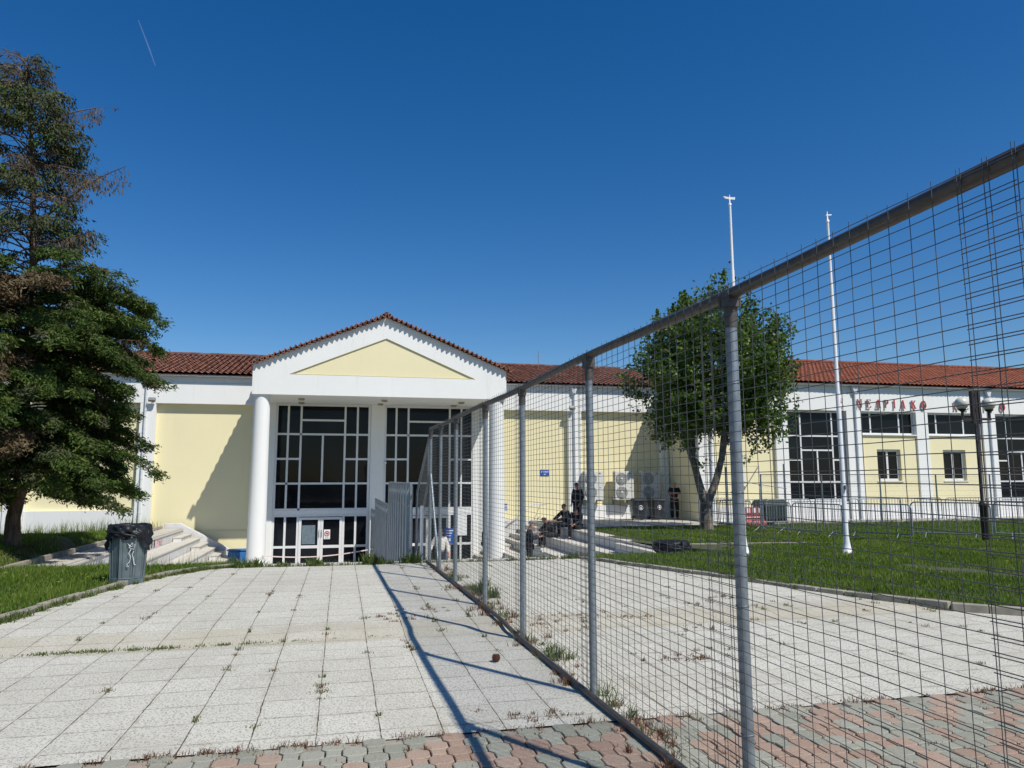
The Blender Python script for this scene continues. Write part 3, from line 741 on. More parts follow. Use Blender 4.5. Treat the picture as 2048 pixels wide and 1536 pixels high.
# ---- red letters on the beam
def glyph(ch):
    """strokes as polygons in a 0..1 high box: thick stems, thin strokes, serifs"""
    T_, t, s_ = .15, .06, .045
    st = lambda x, w=T_: [(x, 0), (x + w, 0), (x + w, 1), (x, 1)]
    hb = lambda x0, x1, z, h=t: [(x0, z), (x1, z), (x1, z + h), (x0, z + h)]
    dg = lambda x0, z0, x1, z1, w: [(x0, z0), (x0 + w, z0), (x1 + w, z1), (x1, z1)]
    sf = lambda x, z: hb(x - .07, x + T_ + .07, z, s_)
    def ringp(cx, cz, rx_, rz_, wx, wz, n=20, a0=0, a1=360):
        out = []
        for k in range(n):
            a, c = R(a0 + (a1 - a0) * k / n), R(a0 + (a1 - a0) * (k + 1) / n)
            out.append([(cx + rx_ * math.cos(a), cz + rz_ * math.sin(a)), (cx + rx_ * math.cos(c), cz + rz_ * math.sin(c)),
                        (cx + (rx_ - wx) * math.cos(c), cz + (rz_ - wz) * math.sin(c)), (cx + (rx_ - wx) * math.cos(a), cz + (rz_ - wz) * math.sin(a))])
        return out
    G_ = {'Ι': (.35, [st(.09), sf(.09, 0), sf(.09, .95)]),
          'Ν': (.85, [st(.08, .08), st(.69, .08), dg(.69 - .08, 0, .05, 1, .14), hb(0, .24, .95, s_), hb(.6, .85, .95, s_), hb(0, .24, 0, s_)]),
          'Ε': (.72, [st(.08), hb(0, .66, .93), hb(0, .68, 0), hb(.25, .52, .47), [(.62, .78), (.68, .78), (.66, 1), (.60, 1)], [(.64, 0), (.72, .24), (.66, .24), (.58, 0)], [(.49, .36), (.54, .36), (.54, .63), (.49, .63)]]),
          'Δ': (.84, [dg(.02, 0, .38, 1, .07), dg(.60, 0, .33, 1, .2), hb(.02, .8, 0, .09)]),
          'Ρ': (.70, [st(.08), sf(.08, 0), hb(0, .4, .95, s_), hb(.2, .4, .45, s_)] + ringp(.36, .725, .3, .275, .15, .06, 12, -90, 90)),
          'Α': (.84, [dg(.04, 0, .38, 1, .07), dg(.58, 0, .33, 1, .19), hb(.2, .6, .3), hb(-.02, .22, 0, s_), hb(.52, .86, 0, s_)]),
          'Κ': (.82, [st(.08), sf(.08, 0), sf(.08, .95), dg(.24, .42, .64, 1, .08), dg(.62, 0, .30, .56, .19), hb(.5, .84, 0, s_), hb(.54, .8, .95, s_)]),
          'Τ': (.74, [st(.28), hb(0, .74, .93), sf(.28, 0), [(0, .76), (.05, .76), (.09, 1), (0, 1)], [(.69, .76), (.74, .76), (.74, 1), (.65, 1)]]),
          'Ο': (.86, ringp(.43, .5, .42, .51, .18, .07, 28)),
          'Σ': (.74, [hb(.02, .7, .93), hb(.02, .72, 0), dg(.02, 1, .36, .48, .2), dg(.02, .06, .32, .5, .09), [(.64, .76), (.70, .76), (.68, 1), (.62, 1)], [(.66, 0), (.74, .26), (.68, .26), (.6, 0)]])}
    return G_[ch]
LT = root('wall_lettering', (27, 29.93, 4.88), 'raised red serif capitals spelling a two word name along the white beam', 'lettering')
for ch, x in (('Σ', 22.74), ('Ν', 23.75), ('Ε', 24.25), ('Δ', 24.77), ('Ρ', 25.23), ('Ι', 25.67), ('Α', 26.14), ('Κ', 26.74), ('Ο', 27.31), ('Κ', 29.18), ('Ε', 29.76), ('Ν', 30.29), ('Τ', 30.86), ('Ρ', 31.39), ('Ο', 31.92)):
    wd, polys = glyph(ch); h = .40; b = MB(); sx = h * .84
    for k, p in enumerate(polys):
        pts = [(x - 27 + (px - wd / 2) * sx, pz * h) for px, pz in p]; n = len(pts); e = .0006 * k
        vs = [(px, -.012 - e, pz) for px, pz in pts] + [(px, .03 + e, pz) for px, pz in pts]
        b.add(vs, [tuple(range(n))], 0); b.add(vs, [tuple(range(2 * n - 1, n - 1, -1))] + [(i, i + n, (i + 1) % n + n, (i + 1) % n) for i in range(n)], 1)
    b.build('letter', ['redletter', 'letterside'], LT)

# ---- fittings on the walls
def floodlight(x, y, z, label):
    t = root('floodlight', (x, y, z), label, 'floodlight', 'floodlights on the wing walls')
    m4 = Matrix.Rotation(R(-35), 4, 'X')
    b = MB(); b.box(-.14, .14, -.10, .02, -.09, .06, 0, Matrix.Translation((0, -.16, 0)) @ m4); b.build('housing', 'fixture', t, .01)
    b = MB(); b.tube([(0, -.13, -.03), (0, -.04, .0), (0, -.001, -.02)], .018, 6); b.box(-.05, .05, -.02, -.001, -.07, .05); b.build('bracket', 'fixture', t)
floodlight(-7.72, 33.0, 4.85, 'small grey floodlight at the top of the wall pier left of the portico')
floodlight(10.47, 33.0, 4.87, 'small grey floodlight beside the downpipe right of the portico')
t = root('security_camera', (1.86, 32.78, 2.3), 'small white security camera on the pier between the two tall glazed bays', 'camera')
b = MB(); b.tube([(0, -.22, -.03), (0, -.02, .03)], .045, 10); b.build('housing', 'whitemetal', t)
b = MB(); b.tube([(-.04, .0, -.25), (-.02, -.05, -.22), (0, -.09, -.02)], .02, 6); b.build('arm', 'whitemetal', t)
def wall_sign(x0, x1, z0, z1, y, label, arrow):
    t = root('direction_sign', ((x0 + x1) / 2, y, z0), label, 'sign'); wd, h = x1 - x0, z1 - z0
    b = MB(); b.box(-wd / 2, wd / 2, -.02, 0, 0, h); b.build('plate', 'signblue', t)
    b = MB(); n = 6
    for k in range(n):
        xx = -wd * .38 + k * wd * .76 / (n - 1) - .012
        b.box(xx, xx + .02, -.024, -.021, h * .5, h * .78)
        if k % 2: b.box(xx - .015, xx + .03, -.0245, -.0215, h * .72, h * .80)
    b.box(-wd * .1, wd * .12, -.024, -.021, h * .2, h * .3)
    if arrow: b.box(wd * .22, wd * .38, -.024, -.021, h * .12, h * .4)
    b.build('writing', 'signwhite', t)
wall_sign(9.02, 9.44, 1.71, 2.0, 33.265, 'blue sign with white capitals on the yellow wall above the stair rail', False)
wall_sign(6.93, 7.24, .18, .48, 33.265 - .9, 'small blue sign with white arrow beside the right round column', True)
t = root('handrail', (8, 33, -.3), 'grey steel handrail sloping up the yellow wall beside the right steps', 'handrail')
b = MB(); b.tube([(-1.6, -.35, -.75), (.5, -.35, .72), (1.15, -.35, .74), (1.2, -.1, .70)], .025, 8); b.build('rail', 'pipe', t)
b = MB()
for x, z in ((-1.2, -.5), (.0, .33), (1.0, .72)): b.tube([(x, -.35, z), (x, -.2, z - .06), (x, .265, z - .06)], .014, 6)
b.build('bracket', 'pipe', t)

# ---- air conditioners
def ac():
    t = root('air_conditioner', (0, 0, 0), '', 'air conditioner', 'outdoor units hung on the yellow wall')
    b = MB(); b.box(-.46, .46, -.34, 0, 0, 1.32); b.build('casing', 'acwhite', t, .012)
    for z in (.34, .97):
        b = MB(); b.lathe([(.01, 0), (.27, 0), (.285, .012), (.27, .02)], (0, 0, 0), 28)
        o = b.build('fan_grille', 'acgrill', t); o.rotation_euler = (R(90), 0, 0); o.location = (-.14, -.34, z)
        b = MB()
        for r in (.07, .12, .17, .22, .265):
            b.tube([(r * math.cos(a), r * math.sin(a), .028) for a in [2 * math.pi * k / 20 for k in range(21)]], .005, 4, cap=False)
        for k in range(6): b.tube([(0, 0, .03), (.27 * math.cos(k * 1.047), .27 * math.sin(k * 1.047), .03)], .005, 4)
        b.lathe([(.05, .02), (.05, .035), (.01, .038)], (0, 0, 0), 12); b.build('guard', 'acwhite', o)
    b = MB()
    for i in range(3):
        for j in range(16): b.box(-.468, -.459, -.30 + i * .09, -.24 + i * .09, .08 + j * .075, .13 + j * .075)
    b.build('side_vent', 'acgrill', t)
    b = MB(); b.box(.25, .33, -.345, -.341, 1.20, 1.24); b.box(.26, .36, -.345, -.341, .55, .57); b.build('badge', 'blackplastic', t)
    b = MB()
    for x in (-.35, .35): b.box(x - .025, x + .025, -.36, .30, -.06, -.002); b.box(x - .025, x + .025, .26, .30, -.35, -.061)
    b.build('bracket', 'fixture', t)
    return t
A = ac()
for k, (x, lb) in enumerate(((11.42, 'beige twin fan air conditioner nearest the wall pier with the downpipe'), (12.93, 'beige twin fan air conditioner in the middle of three on the yellow wall'), (14.26, 'twin fan air conditioner in shade above the wheeled bins, last of three'))):
    o = A if k == 0 else copy_tree(A); o.location = (x, 32.96, .60); o['label'] = lb

# ---------------------------------------------------------------- mesh fence
FX = lambda y: 2.02 - .0243 * y
FN = root('mesh_fence', (1.9, 5, 0), 'tall galvanised wire mesh fence with round posts running across the plaza towards the entrance', 'fence')
def fl(p): return (p[0] - 1.9, p[1] - 5, p[2])
TOP = 2.53
PY = [-.85, 1.27, 3.37, 5.47, 7.49, 9.3, 11.44, 13.0, 14.25]
for k, y in enumerate(PY):
    x = FX(y); zb = float(zprof(y)) - .02; b = MB()
    if y > 14: zb = -1.4
    tp = TOP - .03
    b.tube([fl((x, y, zb)), fl((x, y, 1.3)), fl((x, y, tp))], .030, 14); [b.tube([fl((x + .033 * math.cos(a), y + .033 * math.sin(a), zz + .004 * math.sin(a * 3))) for a in [k2 * .7 for k2 in range(10)]], .0022, 4) for zz in (.35, .95, 1.5, 2.05)]; post = b.build('post', 'steel', FN)
    b = MB(); b.tube([fl((x, y, tp - .16)), fl((x, y, tp - .05))], [.032, .036], 14, 0); b.box(x - 1.9 - .037, x - 1.9 + .037, y - 5 - .045, y - 5 + .045, tp - .055, tp + .025); b.build('clamp', 'rail', post)
segs = [(-1.2, 3.3), (3.25, 9.35), (9.3, 14.28)]
for a, c in segs:
    b = MB(); pts = [fl((FX(a + (c - a) * t / 12), a + (c - a) * t / 12, TOP + .012 * math.sin((a + (c - a) * t / 12) * 1.4))) for t in range(13)]
    b.tube(pts, .031, 14); b.build('top_rail', 'rail', FN)
b = MB()
pts = []
for k in range(61):
    y = -1.2 + k * (14.2 + 1.2) / 60; bow = .035 * math.exp(-((y - 8.3) / .5) ** 2)
    pts.append(fl((FX(y) - .05, y, max(float(zprof(y)), -.045 * (1 - sstep(7.2, 8.6, y))) + .03)))
b.tube(pts, .024, 10); b.build('bottom_rail', 'rail', FN)
pan = [(-1.2, 1.92), (1.70, 3.62), (3.34, 5.62), (5.40, 7.62), (7.46, 9.5), (9.28, 11.5), (11.4, 13.1), (13.0, 14.25)]
for k, (a, c) in enumerate(pan):
    b = MB(); xo = -.036 - .005 * (k % 2); ph = rng.uniform(0, 6)
    base_a = math.ceil(a / .1) * .1 + (.012 if k % 2 else 0)
    y = base_a
    bow = lambda yy, zz: .004 * math.sin(yy * 2.1 + ph) * math.sin(zz * 1.9 + ph * .7)
    while y <= c:
        y_ = y + rng.normal(0, .0015); zt = TOP + .038 + rng.uniform(-.006, .008); P_ = []
        for j in range(14):
            z = .015 + (zt - .015) * j / 13 + (float(zprof(y)) if j == 0 else 0)
            P_.append(fl((FX(y_) + xo + bow(y_, z), y_ + rng.normal(0, .0010), z)))
        b.tube(P_, .0019, 4, cap=False); y += .1
    z = .04 + (.01 if k % 2 else 0)
    while z < TOP + .04:
        n = max(4, int((c - a) / .1)); P_ = []
        for j in range(n + 1):
            yy = a + (c - a) * j / n; P_.append(fl((FX(yy) + xo - .003 + bow(yy, z), yy, z + .003 * math.sin(j * math.pi) + .0012 * math.sin(yy * 9 + z * 5 + ph))))
        b.tube(P_, .0018, 4, cap=False); z += .05
    b.build('wire_mesh', 'wire', FN)
# brace at the end post, sloping end bay and white foot post
b = MB(); b.tube([fl((FX(14.25), 14.2, 1.66)), fl((FX(13.05) + .0, 13.12, .02))], .026, 10); b.build('brace', 'steel', FN)
b = MB(); b.tube([fl((FX(14.25), 14.28, 2.50)), fl((1.60, 16.0, 1.30)), fl((1.58, 16.1, -1.5))], .026, 8); b.tube([fl((FX(14.25), 14.3, 1.75)), fl((1.60, 16.0, .1))], .022, 8); b.build('sloping_rail', 'steel', FN)
b = MB()
for k in range(18):
    y = 14.3 + k * .1; zt = 2.5 - (y - 14.25) * .69; b.tube([fl((1.64, y, -1.3)), fl((1.64, y, zt))], .003, 4, cap=False)
for k in range(38):
    z = -1.25 + k * .1; y1 = min(16.05, 14.25 + (2.5 - z) / .69)
    if y1 > 14.4: b.tube([fl((1.638, 14.28, z)), fl((1.638, y1, z))], .003, 4, cap=False)
b.build('wire_mesh', 'wire', FN)
b = MB(); b.tube([fl((1.54, 14.45, -1.4)), fl((1.54, 14.45, 1.06))], .032, 12); b.build('post', 'whitemetal', FN)

# corrugated hoarding stepping down to the entrance
def hoard(y0, y1, x0, x1, zt, zr, zb, label):
    t = root('steel_hoarding', (x0, y0, zb), label, 'hoarding', 'corrugated steel hoardings in a row')
    L = math.hypot(y1 - y0, x1 - x0); dx, dy = (x1 - x0) / L, (y1 - y0) / L
    P_ = lambda s_, o2, z: (dx * s_ - dy * o2, dy * s_ + dx * o2, z - zb)
    b = MB(); per = .7; prof = [(0, 0), (.46, 0), (.52, .10), (.94, .10), (1., 0)]; pts = []
    n = int(L / per)
    for i in range(n):
        for a, h in prof[:-1]: pts.append((i * per + a * per, h))
    pts.append((n * per, 0))
    V = [P_(a, h, zb) for a, h in pts] + [P_(a, h, zt - .03) for a, h in pts]; m = len(pts)
    b.add(V, [(i, i + 1, i + 1 + m, i + m) for i in range(m - 1)]); b.build('sheet', 'sheet', t)
    for nm, zz, r in (('top_rail', zt, .03), ('middle_rail', zr, .035)):
        b = MB(); b.tube([P_(0, .05, zz), P_(L, .05, zz)], r, 8); b.build(nm, 'steel', t)
    for s_ in (0, L):
        b = MB(); b.tube([P_(s_, .05, zb), P_(s_, .05, zt + .02)], .03, 8); b.build('post', 'steel', t)
hoard(15.9, 22.2, 1.50, 1.46, 1.47, 1.0, -1.75, 'tallest corrugated steel hoarding, nearest the end of the mesh fence')
hoard(22.7, 30.3, 1.46, 1.42, .80, .30, -2.0, 'lower corrugated steel hoarding in the middle of the row')
hoard(30.5, 32.6, 1.42, 1.38, .30, -.1, -2.05, 'lowest corrugated steel hoarding against the white entrance pier')
t = root('barrier_tape', (-3.1, 29.5, -1.2), 'thin pale barrier tape stretched across the left entrance doors', 'tape')
b = MB()
P_ = [Vector((0, .05, -.05)).lerp(Vector((4.5, 1.2, .0)), k / 16) + Vector((0, 0, -.18 * math.sin(math.pi * k / 16))) for k in range(17)]
b.add([p + Vector((0, 0, z)) for z in (-.022, .022) for p in P_], [(k, k + 1, k + 18, k + 17) for k in range(16)]); b.build('ribbon', 'tape', t)

# ---------------------------------------------------------------- litter bins
def octo(r, z, n=8, ph=math.pi / 8): return [(r * math.cos(ph + 2 * math.pi * k / n), r * math.sin(ph + 2 * math.pi * k / n), z) for k in range(n)]
def bag(name, r, zt, drop, mat, parent, seed, rin=.8):
    rr = random.Random(seed); seg = 72; V = []; rows = 15
    spread = [rr.uniform(.7, 1.3) for _ in range(9)]
    for j in range(rows):
        t_ = j / (rows - 1)
        for k in range(seg):
            a = 2 * math.pi * k / seg
            wob = .018 * math.sin(a * 7 + j * .7 + seed) + .012 * math.sin(a * 13 - j * 1.3) + .008 * math.sin(a * 23 + j * 2.1)
            dl = drop * (1 + .34 * math.sin(a * 2 + seed) + .16 * math.sin(a * 5 + seed * 2))
            if j < 4: rad = r * (rin + (1 - rin) * j / 3) ; z = zt - .06 + .06 * min(1, j / 2) + .01 * math.sin(a * 6 + j)
            else:
                u = (j - 4) / (rows - 5); rad = r * (1.03 + .07 * math.sin(u * 2.6)) * (1 - .05 * u) + wob * (0.5 + 1.3 * u); z = zt - dl * u
            V.append((rad * math.cos(a), rad * math.sin(a), z))
    b = MB(); b.add(V, [(j * seg + k, j * seg + (k + 1) % seg, (j + 1) * seg + (k + 1) % seg, (j + 1) * seg + k) for j in range(rows - 1) for k in range(seg)], 0, True)
    # twisted knot cord of gathered plastic
    pts = [(r * 1.11 * math.cos(a), r * 1.11 * math.sin(a), zt - drop * (.35 + .55 * (math.sin(a * 1.0 + 1.2) * .5 + .5))) for a in [math.pi * 1.02 + k * .16 for k in range(13)]]
    b.tube(pts, [.012 + .008 * math.sin(k * 1.3) ** 2 for k in range(13)], 6)
    return b.build(name, mat, parent)
t = root('litter_bin', (-3.17, 12.62, 0), 'grey octagonal litter bin with black bag and white scribble on the left grass strip', 'litter bin', 'litter bins lined with black bags', rz=R(10))
b = MB(); lo, hi = octo(.235, .06), octo(.275, .84); b.add(lo + hi, [(k, (k + 1) % 8, (k + 1) % 8 + 8, k + 8) for k in range(8)]); b.add(lo, [tuple(range(8))])
b.build('drum', 'binmetal', t)
b = MB()
for k in range(8):
    a, c = Vector(octo(.243, .05)[k]), Vector(octo(.283, .84)[k]); b.tube([a, c], .012, 6)
    a1, c1 = Vector(octo(.240, .11)[k]), Vector(octo(.278, .80)[k]); a2, c2 = Vector(octo(.240, .11)[(k + 1) % 8]), Vector(octo(.278, .80)[(k + 1) % 8])
    for u in (.2, .8): b.tube([a1.lerp(a2, u), c1.lerp(c2, u)], .007, 4)
b.build('rib', 'binmetal', t)
b = MB(); b.add(octo(.25, 0) + octo(.25, .075), [(k, (k + 1) % 8, (k + 1) % 8 + 8, k + 8) for k in range(8)] + [tuple(range(8, 16))]); b.add(octo(.252, .085) + octo(.248, .10), [(k, (k + 1) % 8, (k + 1) % 8 + 8, k + 8) for k in range(8)])
b.build('foot', 'binmetal', t)
bag('bin_bag', .285, .885, .27, 'blackbag', t, 2)
b = MB()
def scr(pts): 
    out = []
    for x, z in pts: out.append((x * 1.0, -.249 - .0513 * (z - .06) * 1.0, z))
    b.tube(out, .0065, 4)
scr([(.0, .62), (.03, .57), (.08, .56), (.06, .62), (.02, .55), (.09, .52), (.10, .60)]); scr([(.05, .53), (.02, .46), (.05, .42), (.04, .34), (.0, .30), (.03, .27), (-.0, .27)]); scr([(.09, .50), (.07, .45), (.09, .38), (.10, .30), (.12, .29)]); 
b.build('scribble', 'graffiti', t)
b = MB(); b.tube([(.13 + .03 * math.cos(a), -.235 + .03, .60 + .04 * math.sin(a)) for a in [k * .5 for k in range(7)]], .007, 4)
t2 = root('litter_bin', (8.08, 17.35, -.655), 'low litter bin wrapped in a crumpled black bag on the right steps beside the grass', 'litter bin', 'litter bins lined with black bags')
b = MB(); lo, hi = octo(.25, 0), octo(.30, .45); b.add(lo + hi, [(k, (k + 1) % 8, (k + 1) % 8 + 8, k + 8) for k in range(8)]); b.build('drum', 'blackplastic', t2)
o = bag('bin_bag', .43, .68, .30, 'blackbag', t2, 5, .3)
b = MB()
for j in range(5): b.tube([((.1 + .07 * j) * math.cos(a) * 1.1, (.1 + .07 * j) * math.sin(a), .605 + .015 * math.sin(a * 5 + j * 2)) for a in [2.5 + k * .35 for k in range(10)]], .016, 5)
b.build('bag_fold', 'blackbag', t2)

# wheeled bins
def wheelie():
    t = root('wheeled_bin', (0, 0, 0), '', 'wheeled bin', 'black wheeled bins by the yellow wall')
    b = MB(); lo = [(-.24, -.28, .05), (.24, -.28, .05), (.22, .2, .05), (-.22, .2, .05)]; hi = [(-.30, -.36, .86), (.30, -.36, .86), (.30, .34, .86), (-.30, .34, .86)]
    b.add(lo + hi, [(3, 2, 1, 0), (4, 5, 6, 7)] + [(k, (k + 1) % 4, (k + 1) % 4 + 4, k + 4) for k in range(4)]); b.box(-.315, .315, -.375, .36, .82, .875); b.build('body', 'blackplastic', t, .015)
    b = MB(); b.prism([(-.40, .88), (.38, .88), (.40, .95), (.1, .985), (-.38, .93)], 0, -.325, .325); b.tube([(-.28, .42, .93), (.28, .42, .93)], .018, 8); b.build('lid', 'blackplastic', t, .012)
    for x in (-.27, .27):
        b = MB(); b.tube([(x - .03, .27, .1), (x + .03, .27, .1)], .1, 16); b.build('wheel', 'blackplastic', t)
    b = MB(); b.tube([(.095 * math.cos(a), -.345 + .0, .56 + .095 * math.sin(a)) for a in [2 * math.pi * k / 24 for k in range(25)]], .014, 5); b.box(-.02, .045, -.352, -.34, .51, .61); b.box(-.045, -.005, -.351, -.339, .53, .57); b.build('emblem', 'signwhite', t)
    return t
A = wheelie()
for k, (x, y, lb) in enumerate(((13.2, 31.6, 'black wheeled bin with bright white round emblem, nearer the middle air conditioner'), (14.08, 31.75, 'black wheeled bin in full shade beside the bald man'))):
    o = A if k == 0 else copy_tree(A); o.location = (x, y, -.285); o['label'] = lb; o.rotation_euler = (0, 0, R((-8, 6)[k])); o.scale = (.9, .95, 1)
t = root('wheeled_bin', (17.1, 27.3, -.29), 'large dark green container with rounded lid behind the crowd barriers', 'container')
b = MB(); b.prism([(-.4, .1), (-.5, .75), (.5, .75), (.4, .1)], 0, -.48, .48); b.build('body', 'greenplastic', t, .03)
b = MB(); b.prism([(.52 * math.cos(a), .755 + .28 * math.sin(a)) for a in [math.pi * k / 10 for k in range(11)]], 0, -.5, .5); b.build('lid', 'greenplastic', t)
t = root('road_barrier', (16.2, 27.0, -.29), 'red and white plastic road barrier standing behind the flagpoles', 'road barrier')
b = MB(); b.prism([(-.22, 0), (-.22, .1), (-.08, .25), (-.06, .72), (.06, .72), (.08, .25), (.22, .1), (.22, 0)], 0, -.42, .42); b.build('body', 'redplastic', t, .01)
b = MB()
for k in range(3): b.box(-.36 + k * .26, -.20 + k * .26, -.083, -.07, .50, .68)
b.box(-.36, .36, -.09, -.08, .30, .34); b.build('white_panel', 'signwhite', t)
t = root('blue_container', (-3.95, 31.9, -2.05), 'blue plastic container half hidden behind the left round column', 'container')
b = MB(); b.box(-.38, .36, -.25, .25, 0, .78); b.build('tub', 'bluep', t, .06); b = MB(); b.box(-.41, .39, -.28, .28, .785, .84); b.build('lid', 'bluep', t, .02)
t = root('grey_box', (6.9, 26.2, -1.12), 'small grey box left on the right steps near the man with the phone', 'box')
b = MB(); b.box(-.16, .16, -.12, .12, 0, .22); b.build('body', 'cardboard', t, .01); b = MB(); b.box(-.17, .17, -.13, .13, .222, .25); b.build('lid', 'cardboard', t)
b = MB(); b.lathe([(.035, 0), (.03, .09), (.036, .1)], (0, 0, 0), 10); o = b.build('paper_cup', 'signwhite'); o.location = (7.0, 25.6, -1.11 + .1); o.location.z = -1.005; tag(o, 'small white paper cup beside the grey box on the steps', 'cup')

# ---------------------------------------------------------------- crowd barriers
def barrier():
    t = root('crowd_barrier', (0, 0, 0), '', 'crowd barrier'); L = 2.0; H = 1.05; r = .14
    arc = lambda cx, cz, a0, a1: [(cx + r * math.cos(R(a)), 0, cz + r * math.sin(R(a))) for a in np.linspace(a0, a1, 6)]
    b = MB(); b.tube([(-L / 2, 0, .16)] + arc(-L / 2 + r, H - r, 180, 90) + arc(L / 2 - r, H - r, 90, 0) + [(L / 2, 0, .16)], .019, 8); b.tube([(-L / 2, 0, .18), (L / 2, 0, .18)], .017, 8); b.build('frame', 'steel', t)
    for k in range(13):
        x = -L / 2 + L * (k + 1) / 14; b = MB(); b.tube([(x, 0, .18), (x, 0, H - .005)], .0095, 6, cap=False); b.build('bar', 'steel', t)
    for x in (-.62, .62):
        b = MB(); b.tube([(x, -.30, .0), (x, -.02, .19), (x, .02, .19), (x, .30, .0)], .016, 6); b.build('foot', 'steel', t)
    return t
A = barrier(); first = True
near = [(13.75, 27.1, 14.6, 25.3), (14.65, 25.2, 14.75, 23.2), (14.78, 23.0, 14.95, 21.0), (15.0, 20.9, 15.85, 19.2), (15.95, 19.1, 17.15, 17.55), (17.25, 17.45, 18.6, 16.05), (18.7, 15.95, 20.2, 14.7)]
near = [(14.0, 26.3, 14.55, 24.4), (14.6, 24.3, 14.8, 22.4), (14.85, 22.3, 15.3, 20.4), (15.35, 20.3, 16.3, 18.8), (16.4, 18.75, 17.6, 17.2), (17.7, 17.1, 19.0, 15.7), (19.1, 15.6, 20.5, 14.3)]
ordn = ['first', 'second', 'third', 'fourth', 'fifth', 'sixth', 'seventh', 'eighth', 'ninth', 'tenth', 'eleventh', 'twelfth']
def put(x, y, rz, label, group):
    global first
    o = A if first else copy_tree(A); first = False
    o.location = (x, y, float(T(x, y))); o.rotation_euler = (0, 0, rz); o['label'] = label; o['group'] = group
for k, (x0, y0, x1, y1) in enumerate(near):
    put((x0 + x1) / 2, (y0 + y1) / 2, math.atan2(y1 - y0, x1 - x0), 'steel crowd barrier, %s from the broadleaf tree in the nearer curving row on the lawn' % ordn[k], 'crowd barriers in the nearer row')
for k in range(9):
    put(14.4 + 2.06 * k + .9, 26.25 + .1 * math.sin(k * 2), R(2 * math.sin(k * 3)), 'steel crowd barrier, %s from the broadleaf tree in the straight row by the wall' % ordn[k], 'crowd barriers in the farther row')
put(15.7, 28.7, R(-4), 'steel crowd barrier standing alone behind the broadleaf tree trunk', 'crowd barriers near the tree')

# welded panel fence and gate frame behind
t = root('panel_fence', (12.6, 24.6, -.29), 'thin grey welded wire panel fence in front of the windowed wing', 'fence')
xs_ = [2.5 + 2.55 * k for k in range(10)]
for x in xs_:
    b = MB(); b.tube([(x, 0, 0), (x, 0, 2.02)], .03, 8); b.build('post', 'steel', t)
for x in xs_[:-1]:
    b = MB(); 
    b.tube([(x, -.03, 2.0), (x + 2.55, -.03, 2.0)], .02, 6)
    for k in range(51): b.tube([(x + .05 * k, -.032, .05), (x + .05 * k, -.032, 1.93)], .0017, 3, cap=False)
    for k in range(11): b.tube([(x, -.036, .06 + .187 * k), (x + 2.55, -.036, .06 + .187 * k)], .0024, 3, cap=False)
    b.build('wire_panel', 'wire', t)
t = root('gate_frame', (15.6, 26.9, -.29), 'open steel gate frame with diagonal brace and paper notice beyond the near flagpole', 'gate')
b = MB(); b.tube([(-.62, 0, 0), (-.62, 0, 2.32)], .05, 8); b.build('post', 'steel', t)
b = MB(); b.tube([(-.0, 0, .3), (.0, 0, 2.35), (.85, 0, 2.35), (.85, 0, .3), (0, 0, .3)], .025, 8); b.tube([(.0, 0, 1.2), (.8, 0, 2.3)], .018, 6); b.tube([(.0, 0, 1.75), (2.0, -.1, 1.45)], .018, 6); b.build('frame', 'steel', t)
b = MB(); b.tube([(1.98, 0, 0), (1.98, 0, 2.45)], .035, 8); b.build('post', 'steel', t)
b = MB(); b.box(-.0, .18, -.06, -.04, 1.75, 2.1); b.build('notice', 'signwhite', t)

# ---------------------------------------------------------------- flagpoles, lamp
def flagpole(x, y, h, label, lean=0, cross=True):
    z0 = float(T(x, y)); t = root('flagpole', (x, y, z0), label, 'flagpole', 'white flagpoles on the lawn')
    b = MB(); H = h - z0
    b.lathe([(.12, 0), (.12, .02), (.105, .03), (.066, .25), (.05, .4), (.047, H * .46), (.041, H * .463), (.037, H * .78), (.032, H * .783), (.027, H - .25)], (0, 0, 0), 16); b.build('mast', 'whitemetal', t)
    b = MB(); b.lathe([(.036, H - .25), (.036, H - .2), (.015, H - .19), (.01, H)], (0, 0, 0), 8); 
    if cross: b.add([(-.15, 0, H - .04), (-.10, 0, H - .09), (0, 0, H - .1), (.13, 0, H - .10), (.14, 0, H - .04), (0, 0, H - .055)] + [(-.15, .03, H - .04), (-.10, .03, H - .09), (0, .03, H - .1), (.13, .03, H - .10), (.14, .03, H - .04), (0, .03, H - .055)], [(0, 1, 2, 5), (5, 2, 3, 4), (11, 8, 7, 6), (10, 9, 8, 11), (0, 5, 11, 6), (5, 4, 10, 11), (1, 0, 6, 7), (2, 1, 7, 8), (3, 2, 8, 9), (4, 3, 9, 10)])
    else: b.tube([(-.03, 0, H - .1), (.1, 0, H - .08)], .02, 6)
    b.build('finial', 'whitemetal', t)
    b = MB()
    b.box(-.02, .02, -.10, -.045, 1.35, 1.44)
    b.build('cleat', 'fixture', t)
    b = MB()
    for a in (.6, 2.2, 3.8, 5.3): b.box(.12 * math.cos(a) - .012, .12 * math.cos(a) + .012, .12 * math.sin(a) - .012, .12 * math.sin(a) + .012, .02, .075)
    b.build('anchor_bolt', 'fixture', t)
flagpole(8.26, 14.2, 7.84, 'white flagpole with a winged finial just right of the tall near fence post')
flagpole(10.30, 13.64, 7.42, 'white flagpole with a plain top standing on the open lawn', cross=False)
LX, LY = 16.50, 16.3; z0 = float(T(LX, LY))
t = root('street_lamp', (LX, LY, z0), 'dark brown lamp post with two white globes on the right lawn', 'street lamp')
b = MB(); b.tube([(0, 0, 0), (0, 0, .9), (0, 0, .92), (0, 0, 1.02), (0, 0, 1.05), (0, 0, 3.35)], [.105, .10, .115, .115, .065, .06], 12); b.build('post', 'brownpost', t)
for x in (-.10, 0, .10):
    b = MB(); b.box(x - .036, x + .036, -.05, .05, 3.10, 3.98); b.build('fin', 'brownpost', t, .006)
